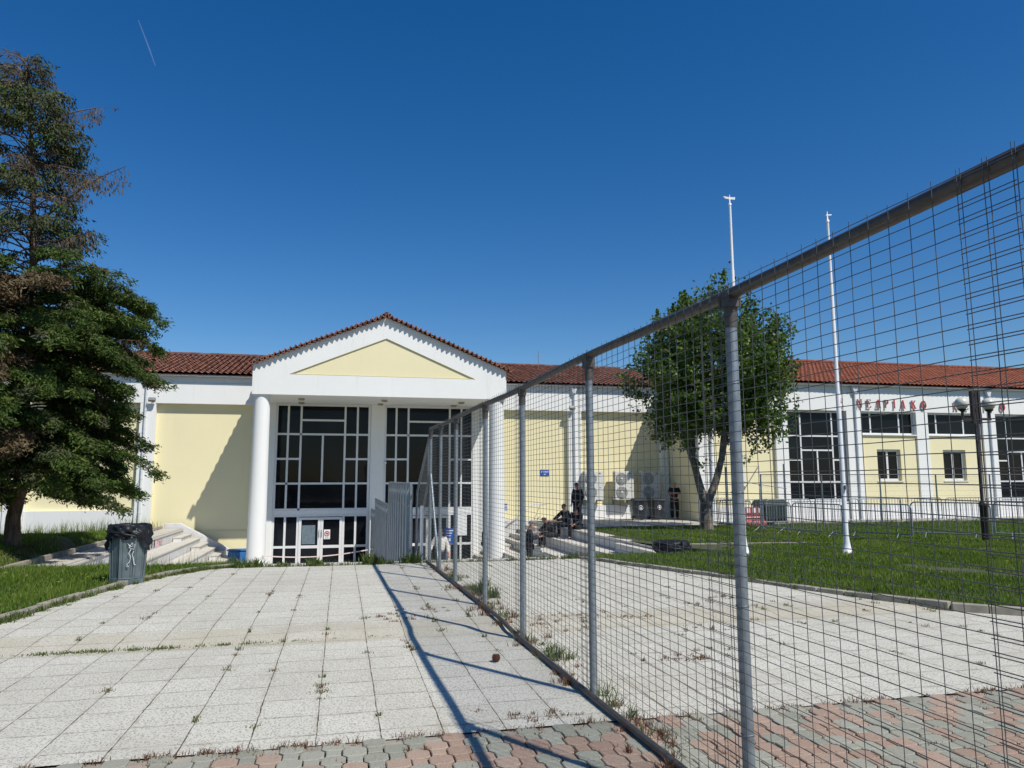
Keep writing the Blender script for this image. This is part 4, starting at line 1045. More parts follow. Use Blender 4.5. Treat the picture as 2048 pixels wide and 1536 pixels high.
b = MB(); b.box(-.47, .47, -.025, .025, 3.20, 3.26)
for x in (-.43, .43): b.tube([(x, 0, 3.2), (x, 0, 3.44)], .035, 10); b.lathe([(.04, 3.42), (.095, 3.46), (.10, 3.49)], (x, 0, 0), 16)
b.build('arm', 'brownpost', t)
for x in (-.43, .43):
    b = MB(); b.lathe([(.165 * math.sin(R(a)) + .004, -.165 * math.cos(R(a))) for a in range(20, 181, 10)], (x, 0, 3.64), 24); b.build('globe', 'globe', t)

# small stuff
t = root('pine_cone', (1.386, 6.656, -.045), 'brown round pine cone lying on the slabs beside the fence shadow', 'pine cone')
V = []; b = MB(); b.lathe([(.004, 0), (.025, .008), (.034, .03), (.03, .05), (.012, .066)], (0, 0, 0), 12)
for k in range(90):
    z = .005 + .058 * k / 90; a = k * 2.39996; r = .035 * math.sqrt(max(.02, 1 - ((z - .032) / .036) ** 2)); c, s_ = math.cos(a), math.sin(a)
    b.add([(r * c * .8 - s_ * .006, r * s_ * .8 + c * .006, z), (r * c * .8 + s_ * .006, r * s_ * .8 - c * .006, z), ((r + .006) * c, (r + .006) * s_, z + .008), (r * c * .85, r * s_ * .85, z + .012)], [(0, 1, 2), (0, 2, 3), (1, 3, 2)])
b.build('scales', 'cone', t)
t = root('antenna', (10.3, 38.2, 7.75), 'thin grey aerial mast on the roof right of the portico', 'antenna')
b = MB(); b.tube([(0, 0, -.3), (0, 0, .75)], .015, 6); b.tube([(-.12, 0, .45), (.12, 0, .45)], .008, 5); b.build('mast', 'fixture', t)

# ---------------------------------------------------------------- people
def skin_obj(name, verts, edges, mat, parent, sub_=2, root_i=0):
    """verts: list of (co, rx, ry)"""
    me = bpy.data.meshes.new(name); me.from_pydata([v[0] for v in verts], edges, [])
    o = bpy.data.objects.new(name, me); COL.objects.link(o)
    bm = bmesh.new(); bm.from_mesh(me); lay = bm.verts.layers.skin.verify()
    for v, d in zip(bm.verts, verts): v[lay].radius = (d[1], d[2]); v[lay].use_root = False
    bm.verts.ensure_lookup_table(); bm.verts[root_i][lay].use_root = True
    bm.to_mesh(me); bm.free()
    m = o.modifiers.new('skin', 'SKIN'); m.use_smooth_shade = True
    s_ = o.modifiers.new('sub', 'SUBSURF'); s_.levels = s_.render_levels = sub_
    dg = bpy.context.evaluated_depsgraph_get(); dg.update()
    nm = bpy.data.meshes.new_from_object(o.evaluated_get(dg)); o.modifiers.clear(); o.data = nm
    nm.materials.clear(); nm.materials.append(M[mat]); nm.polygons.foreach_set('use_smooth', [True] * len(nm.polygons))
    o.parent = parent
    return o
def person(loc, rz, label, J, top='navy', legs='black', skin='skin', hair='darkhair', bald=False, sleeves=True, group=None):
    t = root('person', loc, label, 'person', group, rz)
    V = Vector; pel = V(J['pelvis']); ch = V(J['chest']); nk = V(J['neck']); hd = V(J['head']); fdir = V(J.get('face', (0, -1, 0))).normalized()
    upd = (hd - nk).normalized(); side = upd.cross(fdir).normalized()
    vs = []; es = []
    def add(c, a, b=None): vs.append((V(c), a, b or a)); return len(vs) - 1
    def chain(i, items):
        for c, a, *b in items:
            k = add(c, a, b[0] if b else None); es.append((i, k)); i = k
        return i
    p0 = add(pel, .115, .095); c0 = chain(p0, [(pel.lerp(ch, .5), .105, .085), (ch, .12, .09)])
    n0 = chain(c0, [(nk, .055), (hd - upd * .06, .062, .066), (hd + upd * .005, .078, .088), (hd + upd * .075, .066, .074)])
    # nose branch
    hb_ = len(vs) - 2; chain(hb_, [(hd + fdir * .075 - upd * .005, .018, .02), (hd + fdir * .105 - upd * .02, .009, .011)])
    for s_, k in ((-1, 'L'), (1, 'R')):
        sh, el, wr_ = V(J['sh' + k]), V(J['el' + k]), V(J['wr' + k]); hdv = V(J.get('hand' + k, wr_ + (wr_ - el).normalized() * .09))
        w_i = chain(c0, [(sh, .052), (sh.lerp(el, .55), .044), (el, .036), (wr_, .024)])
        hd_i = chain(w_i, [(wr_.lerp(hdv, .6), .030, .018), (hdv, .034, .014)])
        d = (hdv - wr_).normalized(); perp = d.cross(V((0, 0, 1))); perp = perp.normalized() if perp.length > .2 else V((1, 0, 0)); crl = d.cross(perp)
        for f, ln in ((-1.5, .065), (-.5, .08), (.5, .078), (1.5, .06)):
            b0 = hdv + perp * f * .017; chain(hd_i, [(b0 + d * .012, .009), (b0 + d * ln * .5, .008), (b0 + d * ln * .85 + crl * .018, .0065)])
        chain(w_i, [(wr_ + d * .03 + perp * .028 * s_, .011), (wr_ + d * .06 + perp * .045 * s_, .009), (wr_ + d * .085 + perp * .05 * s_, .007)])
        hp, kn, an, to = V(J['hp' + k]), V(J['kn' + k]), V(J['an' + k]), V(J['to' + k])
        chain(p0, [(hp, .085), (hp.lerp(kn, .5), .075), (kn, .052), (kn.lerp(an, .4), .05), (an, .034), (an.lerp(to, .5) , .036, .03), (to, .032, .022)])
    skin_obj('body', vs, es, skin, t)
    # jacket or shirt
    vs = []; es = []; p0 = add(pel, .185, .14); c0 = chain(p0, [(pel.lerp(ch, .5), .175, .14), (ch, .19, .14), (ch.lerp(nk, .62), .10, .085), (ch.lerp(nk, .86), .064, .066)]); c0 = 2
    for k in 'LR':
        sh, el, wr_ = V(J['sh' + k]), V(J['el' + k]), V(J['wr' + k])
        it = [(sh, .088), (sh.lerp(el, .55), .078)]
        it += [(el, .070), (el.lerp(wr_, .95), .052)] if sleeves else [(sh.lerp(el, .75), .062)]
        chain(c0, it)
    skin_obj('jacket' if sleeves else 'shirt', vs, es, top, t)
    vs = []; es = []; p0 = add(pel + V((0, 0, .02)), .145, .118)
    for k in 'LR':
        hp, kn, an = V(J['hp' + k]), V(J['kn' + k]), V(J['an' + k])
        chain(p0, [(hp, .118), (hp.lerp(kn, .5), .105), (kn, .086), (kn.lerp(an, .5), .078), (an + V((0, 0, -.01)), .070)])
    skin_obj('trousers', vs, es, legs, t)
    for k in 'LR':
        an, to = V(J['an' + k]), V(J['to' + k]); dd = (to - an); dd.z = 0; vs = []; es = []
        h0 = add(an + V((0, 0, -.035)) - dd * .25, .042, .04); chain(h0, [(an.lerp(to, .5) + V((0, 0, -.012)), .046, .034), (to + V((0, 0, -.0)) + dd * .1, .038, .026)]); skin_obj('shoe', vs, es, 'shoe', t, 1)
    # hair cap, ears, eyes, mouth
    b = MB(); seg, rows = 16, 7
    if not bald:
        vv = []
        for j in range(rows):
            ph = R(8 + j * 15.5)
            for i in range(seg):
                a = 2 * math.pi * i / seg; fr = math.cos(a)  # fr=1 front
                r_ = .098 * math.sin(ph); hgt = .112 * math.cos(ph)
                if j >= 4 and fr > .3: hgt = .112 * math.cos(R(8 + 3.6 * 15.5)); r_ = .093
                vv.append(hd + upd * (.018 + hgt) + fdir * (r_ * fr * 1.04 - .012) + side * r_ * .88 * math.sin(a))
        b.add(vv, [(j * seg + i, j * seg + (i + 1) % seg, (j + 1) * seg + (i + 1) % seg, (j + 1) * seg + i) for j in range(rows - 1) for i in range(seg)] + [tuple(range(seg - 1, -1, -1))], 0, True)
        b.build('hair', hair, t)
    b = MB()
    for s_ in (-1, 1):
        c = hd + side * s_ * .078 - upd * .012; b.tube([c - upd * .03, c + side * s_ * .008, c + upd * .03], [.008, .014, .010], 6)
    b.build('ear', skin, t)
    b = MB()
    for s_ in (-1, 1):
        c = hd + side * s_ * .03 + upd * .012 + fdir * .079; b.tube([c - side * .012, c, c + side * .012], [.004, .009, .004], 6)
        b.tube([c - side * .02 + upd * .022, c + side * .02 + upd * .02], .0045, 5)
    b.build('eye', 'darkhair', t)
    b = MB(); c = hd - upd * .048 + fdir * .083; b.tube([c - side * .024, c + fdir * .004, c + side * .024], [.003, .006, .003], 5); b.build('mouth', 'skinred', t)
    return t
STAND = dict(pelvis=(0, 0, .95), chest=(0, .01, 1.27), neck=(0, 0, 1.46), head=(0, -.02, 1.61), shL=(-.185, 0, 1.40), shR=(.185, 0, 1.40), elL=(-.235, .02, 1.12), elR=(.235, .02, 1.12),
             wrL=(-.24, -.06, .87), wrR=(.24, -.06, .87), hpL=(-.09, 0, .90), hpR=(.09, 0, .90), knL=(-.105, -.02, .50), knR=(.105, -.02, .50), anL=(-.11, .02, .09), anR=(.11, .02, .09), toL=(-.13, -.12, .035), toR=(.13, -.12, .035))
def P_(base, **k): d = dict(base); d.update(k); return d
zc = lambda y: -1.72 - (y - 22) * .0327
# man in white shirt, walking towards the camera in the court
person((3.33, 25.3, zc(25.3) - .01), R(8), 'person in a cream white shirt and dark trousers walking in the sunken court', 
       P_(STAND, elL=(-.30, .06, 1.16), wrL=(-.36, -.08, 1.02), elR=(.27, -.02, 1.13), wrR=(.25, -.16, .92), knR=(.10, -.12, .50), anR=(.1, -.16, .10), toR=(.12, -.3, .045), anL=(-.11, .16, .10), toL=(-.12, .03, .04)),
       top='shirt', legs='navy', skin='skinred', hair='greyhair')
# man with phone on the right steps, facing right
pm = person((6.45, 25.3, -1.72), R(80), 'person in dark clothes standing side on and looking at a phone held in front', 
       P_(STAND, head=(0, -.07, 1.60), neck=(0, -.02, 1.46), face=(0, -1, -.35), elR=(.2, -.1, 1.16), wrR=(.10, -.32, 1.22), elL=(-.2, -.1, 1.16), wrL=(-.06, -.32, 1.2)), top='navy', legs='black', hair='greyhair')
pm.scale = (1.07, 1.07, 1.07)
t = root('mobile_phone', (6.84, 25.32, -.38), 'dark mobile phone held in front of the standing person on the steps', 'phone', rz=R(80)); b = MB(); b.box(-.038, .038, -.006, .006, -.07, .07, 0, Matrix.Rotation(R(35), 4, 'X')); b.build('body', 'blackplastic', t, .004); b = MB(); b.box(-.034, .034, -.0075, -.0065, -.064, .064, 0, Matrix.Rotation(R(35), 4, 'X')); b.build('screen', 'glass', t)
# standing man at the top of the steps
person((9.3, 28.6, -.30), R(-55), 'person in black standing at the top of the steps by the wall pier, looking down', 
       P_(STAND, head=(0, -.06, 1.60), face=(0, -1, -.4), wrL=(-.20, -.12, .90), wrR=(.20, -.12, .90)), top='black', legs='navy', skin='skinred')
SIT = dict(pelvis=(0, .02, .10), chest=(0, -.10, .44), neck=(0, -.17, .60), head=(0, -.25, .72), face=(0, -1, -.45), shL=(-.18, -.14, .55), shR=(.18, -.14, .55), elL=(-.24, -.34, .32), elR=(.24, -.34, .32),
           wrL=(-.10, -.55, .28), wrR=(.10, -.55, .28), hpL=(-.09, 0, .09), hpR=(.09, 0, .09), knL=(-.16, -.46, .12), knR=(.16, -.46, .12), anL=(-.15, -.48, -.28), anR=(.15, -.44, -.28), toL=(-.17, -.62, -.325), toR=(.17, -.58, -.325))
person((7.98, 27.6, -.655), R(-82), 'person in dark clothes sitting lowest on the right steps, leaning forward over the knees', 
       P_(SIT, chest=(0, -.16, .42), neck=(0, -.26, .56), head=(0, -.36, .66), shL=(-.18, -.22, .52), shR=(.18, -.22, .52), wrR=(.08, -.68, .30), elR=(.22, -.42, .3)), top='black', legs='black', skin='skinred')
person((8.65, 28.1, -.30), R(-70), 'person with black hair sitting upright on the upper step in front of the standing person', P_(SIT, chest=(0, -.02, .46), neck=(0, -.06, .63), head=(0, -.10, .77), shL=(-.18, -.04, .58), shR=(.18, -.04, .58)), top='black', legs='navy')
person((8.74, 26.9, -.30), R(-35), 'person with hunched back sitting on the upper step nearest the tall fence post', P_(SIT, chest=(0, -.08, .46), neck=(0, -.18, .60), head=(0, -.28, .68), wrL=(-.06, -.6, .2), wrR=(.06, -.6, .2)), top='navy', legs='black')
person((14.95, 31.6, -.285), R(-12), 'bald person in a black short sleeved shirt with folded arms leaning by the shaded wall', 
       P_(STAND, elL=(-.27, -.04, 1.15), elR=(.27, -.04, 1.15), wrL=(.08, -.22, 1.20), wrR=(-.08, -.25, 1.22), pelvis=(0, 0, .98)), top='black', legs='black', skin='skinred', bald=True, sleeves=False)
person((5.95, 30.9, zc(30.9)), R(70), 'person almost hidden behind the right round column', P_(STAND, wrL=(-.2, -.2, 1.1)), top='navy', legs='black', skin='skinred', hair='greyhair')

# ---------------------------------------------------------------- trees
def leaf_quads(C, D, ln, wd, Nr, taper=.35):
    """elongated leaf quads: centres C, direction D, normal-ish Nr"""
    D = D / np.linalg.norm(D, axis=1, keepdims=True)
    Sd = np.cross(D, Nr); Sd /= np.linalg.norm(Sd, axis=1, keepdims=True) + 1e-9
    ln = ln[:, None]; wd = wd[:, None]
    a = C - D * ln * .5; m = C; e = C + D * ln * .5
    V = np.stack([a, m + Sd * wd * .5, e, m - Sd * wd * .5], 1).reshape(-1, 3)
    F = np.arange(len(C) * 4).reshape(-1, 4)
    return V, F
def unit(n): v = rng.normal(size=(n, 3)); return v / np.linalg.norm(v, axis=1, keepdims=True)

def conifer(x, y, z0):
    t = root('conifer_tree', (x, y, z0), 'tall dark green conifer with drooping and partly dry branches at the left edge', 'tree'); t.scale = (.854, .854, .854)
    b = MB(); b.tube([(0, 0, -.3), (.02, 0, .1), (.0, 0, .8), (.12, .02, 1.6), (.05, 0, 4), (.0, 0, 8), (-.3, 0, 12), (-.75, 0, 15.1)], [.30, .23, .19, .175, .15, .11, .06, .015], 14); b.tube([(.1, 0, 1.2), (.25, -.05, 1.33)], [.07, .04], 8)
    b.tube([(-.05, 0, 1.0), (-.2, -.02, 1.12)], [.06, .035], 8); b.tube([(.02, -.1, .5), (.02, -.2, .58)], [.05, .03], 8)
    b.build('trunk', 'bark', t)
    zs = np.array([1.2, 2.2, 4, 6.4, 7.8, 8.4, 8.9, 9.8, 11.4, 12.6, 13.3, 14.4, 15.4]); rs = np.array([2.9, 3.4, 3.5, 3.65, 3.45, 3.2, 1.8, 1.8, 1.75, 1.7, 1.55, .9, .3])
    BR = MB(); TW = MB(); C = []; Dn = []; kind = []
    nb = 290
    for i in range(nb):
        u = (i + .5) / nb; z = 1.75 + (u ** 1.12) * 13.4; az = i * 2.39996 + rng.uniform(-.3, .3)
        Rm = np.interp(z, zs, rs) * rng.uniform(.66, 1.06) * (1 + .75 * max(0, math.cos(az + 2.1)) ** 2)
        low = z < 8.4
        dx, dy = math.cos(az), math.sin(az); droop = rng.uniform(.08, .3) if low else rng.uniform(-.1, .25)
        rise = rng.uniform(.1, .4) if z > 2.2 else -.05
        tz = -.75 * max(0, (z - 8)) / 7.1; tx = tz * .9
        pts = []
        for k in range(7):
            s_ = k / 6; pts.append((tx * 1. + dx * Rm * s_, dy * Rm * s_, z + Rm * (rise * s_ - (droop + rise) * s_ * s_)))
        bare = (not low) and rng.random() < .24
        dry = rng.random() < (.09 if z > 2.5 else .03)
        r0 = .035 * (1 - u * .5)
        BR.tube(pts, [r0 * (1 - .85 * k / 6) + .004 for k in range(7)], 5)
        nl = int((22 if low else 11) * Rm / 2.5) + 3
        for q_ in range(nl):
            s_ = rng.uniform(.22, 1.0) ** .8; k = min(5, int(s_ * 6)); f = s_ * 6 - k
            p = np.array(pts[k]) * (1 - f) + np.array(pts[k + 1]) * f
            sa = az + rng.choice([-1, 1]) * rng.uniform(.3, 1.3); L = rng.uniform(.35, .85) * (1.15 - .5 * s_)
            e = p + np.array([math.cos(sa) * L, math.sin(sa) * L, -rng.uniform(.05, .38) * L * (1.4 if not low else 1)])
            if bare or rng.random() < .22: 
                TW.tube([p, (p + e) / 2 + np.array([0, 0, .03]), e], [.009, .006, .003], 3, cap=False)
                if bare:
                    for h in range(5):
                        c = p + (e - p) * rng.uniform(.3, 1); TW.tube([c, c + np.array([rng.normal() * .08, rng.normal() * .08, -rng.uniform(.08, .3)])], [.004, .002], 3, cap=False)
                    if rng.random() < .5: continue
            if 8.1 < z < 9.1 and rng.random() < .6: continue
            if not low and math.sin(z * 2.3) * math.cos(az * 1.5 + z) > .35: continue
            m = int(L * (190 if low else 95)) if not bare else 10
            ss = rng.uniform(0.05, 1.08, m); cc = p + (e - p) * ss[:, None] + rng.normal(size=(m, 3)) * np.array([.075, .075, .045])
            cc[:, 2] -= np.abs(rng.normal(size=m)) * (.10 if low else .16)
            d = (e - p)[None] + rng.normal(size=(m, 3)) * .32 + np.array([0, 0, -.10 if low else -.45])
            C.append(cc); Dn.append(d); kd = 1 if (dry or (bare and rng.random() < .4)) else (2 if ((not low and rng.random() < .6) or bare) else (2 if rng.random() < .10 else 0)); kind.append(np.full(m, kd))
    for (az_, z_, L_, rs_) in ((-.25, 9.6, 2.9, .75), (.2, 12.9, 2.0, .5), (-.5, 8.9, 2.4, .1), (.1, 6.3, 3.5, -.05), (-.2, 11.6, 2.2, -.3)):
        pts = [np.array([math.cos(az_) * L_ * s_ - .06 * max(0, z_ - 8), math.sin(az_) * L_ * s_ - .5 * s_, z_ + rs_ * L_ * s_ * (1.25 - .45 * s_)]) for s_ in np.linspace(0, 1, 8)]
        BR.tube(pts, list(np.linspace(.045, .008, 8)), 5)
        for q_ in range(46):
            s_ = rng.uniform(.35, 1) * 7; k = min(6, int(s_)); p = pts[k] + (pts[k + 1] - pts[k]) * (s_ - k); L2 = rng.uniform(.15, .55)
            e = p + np.array([rng.normal() * .18, rng.normal() * .18, -L2]); TW.tube([p, (p + e) / 2 + np.array([.04, 0, 0]), e], [.007, .005, .003], 3, cap=False)
            m = 4; C.append(e + rng.normal(size=(m, 3)) * .06); Dn.append(np.tile([0, 0, -1.], (m, 1)) + rng.normal(size=(m, 3)) * .3); kind.append(np.full(m, 1))
    C = np.concatenate(C); Dn = np.concatenate(Dn); kind = np.concatenate(kind)
    BR.build('branch', 'bark', t); TW.build('bare_twigs', 'twig', t)
    n = len(C); Nr = unit(n) * .8 + np.array([0, 0, .7])
    for kk, nm, mt in ((0, 'crown', 'conifer'), (1, 'dry_foliage', 'deadfol'), (2, 'upper_foliage', 'greyolive')):
        s_ = kind == kk; m = s_.sum()
        V, F = leaf_quads(C[s_], Dn[s_], rng.uniform(.08, .20, m), rng.uniform(.028, .055, m), Nr[s_])
        quick(nm, V, F, mt, rng.random(m) * .8 + .2 * rng.random(m), t)
    print('conifer leaves', n)
conifer(-7.98, 21.0, float(T(-7.98, 21.0)))

def broadleaf(x, y, z0):
    t = root('broadleaf_tree', (x, y, z0), 'broadleaf tree with forked stems and a dense green crown behind the fence', 'tree')
    b = MB()
    limbs = [([(0, 0, -.2), (0, 0, .15), (-.03, 0, .75), (-.0, 0, 1.05)], [.30, .235, .20, .21]),
             ([(-.02, 0, .9), (-.22, 0, 1.6), (-.42, .1, 2.6), (-.6, .1, 3.4), (-1.2, .3, 4.8), (-2., .5, 6.0)], [.17, .14, .11, .085, .06, .02]),
             ([(-.30, .05, 2.0), (-.75, -.1, 3.1), (-1.15, -.3, 4.2), (-1.9, -.6, 5.2)], [.09, .07, .05, .02]),
             ([(-.40, .08, 2.5), (-.25, .3, 3.6), (-.2, .5, 5.0), (-.1, .6, 7.2)], [.08, .07, .05, .015]),
             ([(.02, 0, .9), (.42, 0, 1.75), (.72, 0, 2.7), (1.0, .1, 3.6), (1.5, .2, 5.0), (2.1, .3, 6.6)], [.16, .135, .11, .085, .055, .02]),
             ([(.62, 0, 2.4), (.62, -.3, 3.6), (.75, -.6, 5.2), (.8, -.7, 7.4)], [.075, .06, .045, .015]),
             ([(.85, .03, 3.1), (1.7, -.2, 4.0), (2.6, -.4, 5.0)], [.06, .045, .02])]
    for p, r in limbs: b.tube(p, r, 10)
    b.build('trunk', 'barkgrey', t)
    # crown: leafy shoots rooted in a lumpy volume
    nsh = 1750; sh = []
    while len(sh) < nsh:
        u = unit(1)[0]; r = rng.uniform(.25, 1.) ** .55
        lump = 1 + .15 * math.sin(u[0] * 6 + 1.3) * math.cos(u[2] * 7) + .12 * math.sin(u[1] * 7 + u[2] * 5)
        c = np.array([.50 + u[0] * 2.8 * r * lump * (.98 if u[2] < 0 else .99), u[1] * 3.0 * r * lump, 5.55 + u[2] * 3.3 * r * lump])
        w_ = 1.0 if c[2] > 3.4 else .86
        if c[2] < 3.7 and c[0] > -.7 and c[0] < 1.7 and rng.random() < .9: continue
        if c[2] < 2.9 and rng.random() < .6: continue
        if c[0] < -1.2 and c[2] > 7.2 - .1 * c[0]: 
            if rng.random() < .7: continue
        g_ = math.sin(c[0] * 2.1 + 2) * math.sin(c[1] * 2.3) * math.sin(c[2] * 2.0 + 1)
        if g_ > .25 and rng.random() < .8: continue
        sh.append((c, u, r))
    C = []; Dn = []; Rn = []; tw = MB()
    for c, u, r in sh:
        L = rng.uniform(.35, .8); d = u * .7 + np.array([0, 0, .75]) + rng.normal(size=3) * .35; d /= np.linalg.norm(d)
        if r > .85: tw.tube([c - d * L * .6, c + d * L * .5], [.008, .003], 3, cap=False)
        m = 26; s_ = rng.uniform(-.6, .6, m)
        cc = c + d * (s_ * L)[:, None] + rng.normal(size=(m, 3)) * .085; C.append(cc); Dn.append(rng.normal(size=(m, 3)) + np.array([0, 0, -.3])); Rn.append(np.clip(rng.normal(.45, .22, m) + .12 * (r - .6), 0, 1))
    for k in range(16):   # upright leading shoots that break the outline
        a = rng.uniform(-1, 1); c0 = np.array([.45 + a * 2.5, rng.normal() * 1.0, 8.25 - a * a * 2.0]); L = rng.uniform(.7, 1.3)
        d = np.array([a * .25, 0, 1.]); tw.tube([c0 - d * .5, c0 + d * L], [.014, .004], 4, cap=False); m = 90; s_ = rng.uniform(0, 1, m)
        C.append(c0 + d * (s_ * L)[:, None] + rng.normal(size=(m, 3)) * (.13 * (1.15 - s_))[:, None]); Dn.append(rng.normal(size=(m, 3))); Rn.append(rng.random(m))
    tw.build('twigs', 'barkgrey', t)
    C = np.concatenate(C); Dn = np.concatenate(Dn); Rn = np.concatenate(Rn); n = len(C)
    V, F = leaf_quads(C, Dn, rng.uniform(.10, .17, n), rng.uniform(.07, .12, n), unit(n) + np.array([.2, -.2, .5])); quick('crown', V, F, 'broad', Rn, t)
broadleaf(13.02, 24.9, float(T(13, 24.9)))
t = root('distant_tree', (19.4, 50, -.3), 'dark distant tree top showing above the roof left of the broadleaf tree', 'tree')
b = MB(); b.tube([(0, 0, 0), (0, 0, 5)], [.3, .15], 8); b.build('trunk', 'bark', t)
u = unit(9000); C = u * (rng.random((9000, 1)) ** .35) * np.array([2.6, 2.2, 2.6]) * (1 + .2 * np.sin(u[:, :1] * 6)) + np.array([.4, 0, 7.2])
V, F = leaf_quads(C, unit(9000), rng.uniform(.2, .34, 9000), rng.uniform(.14, .2, 9000), unit(9000)); quick('crown', V, F, 'conifer', rng.random(9000), t)

# ---------------------------------------------------------------- grass and weeds
def blades(name, X_, Y_, Z_, h, wd, mat, lean=.5, parent=None, rnd=None):
    n = len(X_); a = rng.uniform(0, 2 * np.pi, n); b_ = rng.uniform(0, 2 * np.pi, n); l = np.abs(rng.normal(0, lean, n)) * h
    sx, sy = np.cos(a) * wd / 2, np.sin(a) * wd / 2; lx, ly = np.cos(b_) * l, np.sin(b_) * l
    P0 = np.stack([X_ - sx, Y_ - sy, Z_ - .01], 1); P1 = np.stack([X_ + sx, Y_ + sy, Z_ - .01], 1)
    P2 = np.stack([X_ + sx * .7 + lx * .4, Y_ + sy * .7 + ly * .4, Z_ + h * .6], 1); P3 = np.stack([X_ - sx * .7 + lx * .4, Y_ - sy * .7 + ly * .4, Z_ + h * .6], 1)
    P4 = np.stack([X_ + lx, Y_ + ly, Z_ + h], 1)
    V = np.stack([P0, P1, P2, P3, P4], 1).reshape(-1, 3); k = np.arange(n)[:, None] * 5
    # quads plus a degenerate-free tip drawn as a thin quad
    F = np.concatenate([k + np.array([[0, 1, 2, 3]]), k + np.array([[3, 2, 4, 4]])]) if False else k + np.array([[0, 1, 2, 3]])
    me_F3 = k + np.array([[3, 2, 4]])
    me = bpy.data.meshes.new(name); me.vertices.add(n * 5); me.vertices.foreach_set('co', V.astype(np.float32).ravel())
    li = np.concatenate([F, me_F3], 1).ravel().astype(np.int32); me.loops.add(len(li)); me.loops.foreach_set('vertex_index', li)
    st_ = np.stack([np.arange(n) * 7, np.arange(n) * 7 + 4], 1).ravel().astype(np.int32); me.polygons.add(2 * n); me.polygons.foreach_set('loop_start', st_)
    me.update(calc_edges=True); me.materials.append(M[mat])
    rv = rng.random(n) if rnd is None else rnd
    at = me.attributes.new('rnd', 'FLOAT', 'FACE'); at.data.foreach_set('value', np.repeat(rv, 2).astype(np.float32))
    o = bpy.data.objects.new(name, me); COL.objects.link(o); o.parent = parent; return o
def in_lawn(x, y):
    lc = interp_line(LC, y); rc = interp_line(RC, y)
    left_strip = (x < lc - .13) & (x > -9) & (y > 5) & (y < 15.45) | ((x > -6.1) & (x < -1.9) & (y > 14.45) & (y < 15.42))
    left_back = (x < -7.12) & (y >= 15.4) & (y < 32.9)
    rt_near = (x > rc + .14) & (x > 5.1) & (y < 15.2) & (y > 4)
    rt = (x > 9.0) & (y >= 15.2) & (y < 27.05)
    rt &= ~((y > 16.6 + 0 * x) & (y < 18.9) & (x < 14.3) & (y < 18.95 - .13 * (x - 9.3)) & (y > 16.5 + .38 * (x - 9)))
    return left_strip | left_back | rt_near | rt
def patchy(x, y): return np.sin(x * 1.9 + 1.1) * np.sin(y * 1.6) + .6 * np.sin(x * 4.3 + y * 2.1) + .5 * np.sin(y * 5.7 - x * 3.1)
def lawn(name, x0, x1, y0, y1, n, hmin, hmax, wd, label_mat='grass'):
    x = rng.uniform(x0, x1, n); y = rng.uniform(y0, y1, n); k = in_lawn(x, y); x, y = x[k], y[k]
    pz = patchy(x, y); k = rng.random(len(x)) < .80 + .30 * np.clip(pz, -1, 1) - .6 * (np.sin(x * .83 + 2) * np.sin(y * .71 + x * .3) > .72); x, y, pz = x[k], y[k], pz[k]
    m = len(x); h = rng.uniform(hmin, hmax, m) * (1 + .28 * np.clip(pz, -1, 1)) * np.where(rng.random(m) < .03, 1.8, 1)
    rv = np.clip(.42 + .14 * pz + rng.normal(0, .2, m), 0, .97); rv = np.where(rng.random(m) < .02, 1., rv)
    o = blades(name, x, y, T(x, y) + 0, h, np.full(m, wd) * rng.uniform(.6, 1.4, m), label_mat, .45, rnd=rv); o['kind'] = 'stuff'; return o
lawn('grass', -9, -1.9, 5, 15.5, 170000, .03, .10, .013)
lawn('grass.001', -20, -7.1, 15.4, 33, 130000, .05, .11, .018)
lawn('grass.002', 5, 16, 5, 15.3, 230000, .03, .085, .011)
lawn('grass.003', 9, 34, 15.2, 27.1, 260000, .035, .085, .020)
# grass edging spilling over the kerbs and tall seed stalks by the wall
def along(L, n, spread, off):
    a = np.array(L); seg = rng.integers(0, len(a) - 1, n); u = rng.random(n)[:, None]; p = a[seg] * (1 - u) + a[seg + 1] * u
    return p[:, 0] + off + rng.normal(0, spread, n), p[:, 1] + rng.normal(0, spread, n)
def tufts(name, cx, cy, cz, per, rad, h0, h1, wd, mat, lean=.9):
    n = len(cx); X_ = np.repeat(cx, per) + rng.normal(0, 1, n * per) * np.repeat(rad, per); Y_ = np.repeat(cy, per) + rng.normal(0, 1, n * per) * np.repeat(rad, per) * .8
    Z_ = np.repeat(cz, per); h = rng.uniform(h0, h1, n * per) * np.repeat(.5 + rng.random(n), per)
    o = blades(name, X_, Y_, Z_, h, rng.uniform(.6, 1.3, n * per) * wd, mat, lean); o['kind'] = 'stuff'; return o
x1_, y1_ = along(LC[2:], 130, .03, .03); x2_, y2_ = along(RC[:9], 150, .03, -.03)
cx = np.concatenate([x1_, x2_]); cy = np.concatenate([y1_, y2_])
tufts('weeds', cx, cy, zprof(cy), 34, np.full(len(cx), .035), .02, .085, .010, 'weed')
# far edge of the plaza and joints
n = 120; cx = rng.uniform(-1.9, 4.9, n); cy = np.full(n, 14.24) + rng.normal(0, .02, n)
tufts('weeds.001', cx, cy, np.full(n, -.05), 26, np.full(n, .045), .04, .13, .014, 'weed', .7)
cx = np.array([.62, .68, .55, 1.25, 1.35, -1.5, -1.0, -.4, -1.75, -1.7, 4.4, 4.7, 4.6]); tufts('weeds.002', cx, np.full(len(cx), 14.27), np.full(len(cx), -.03), 90, np.full(len(cx), .07), .05, .20, .03, 'weed', .6)
kx = rng.integers(-12, 26, 260); cx = -.11 + .4 * kx + rng.normal(0, .008, 260); cy = rng.uniform(5.0, 14, 260)
k = (cx > interp_line(LC, cy) + .1) & (cx < interp_line(RC, cy) - .1) & (rng.random(260) < np.where(np.abs(cy - 8.2) < 1, .8, .42)); cx, cy = cx[k], cy[k]
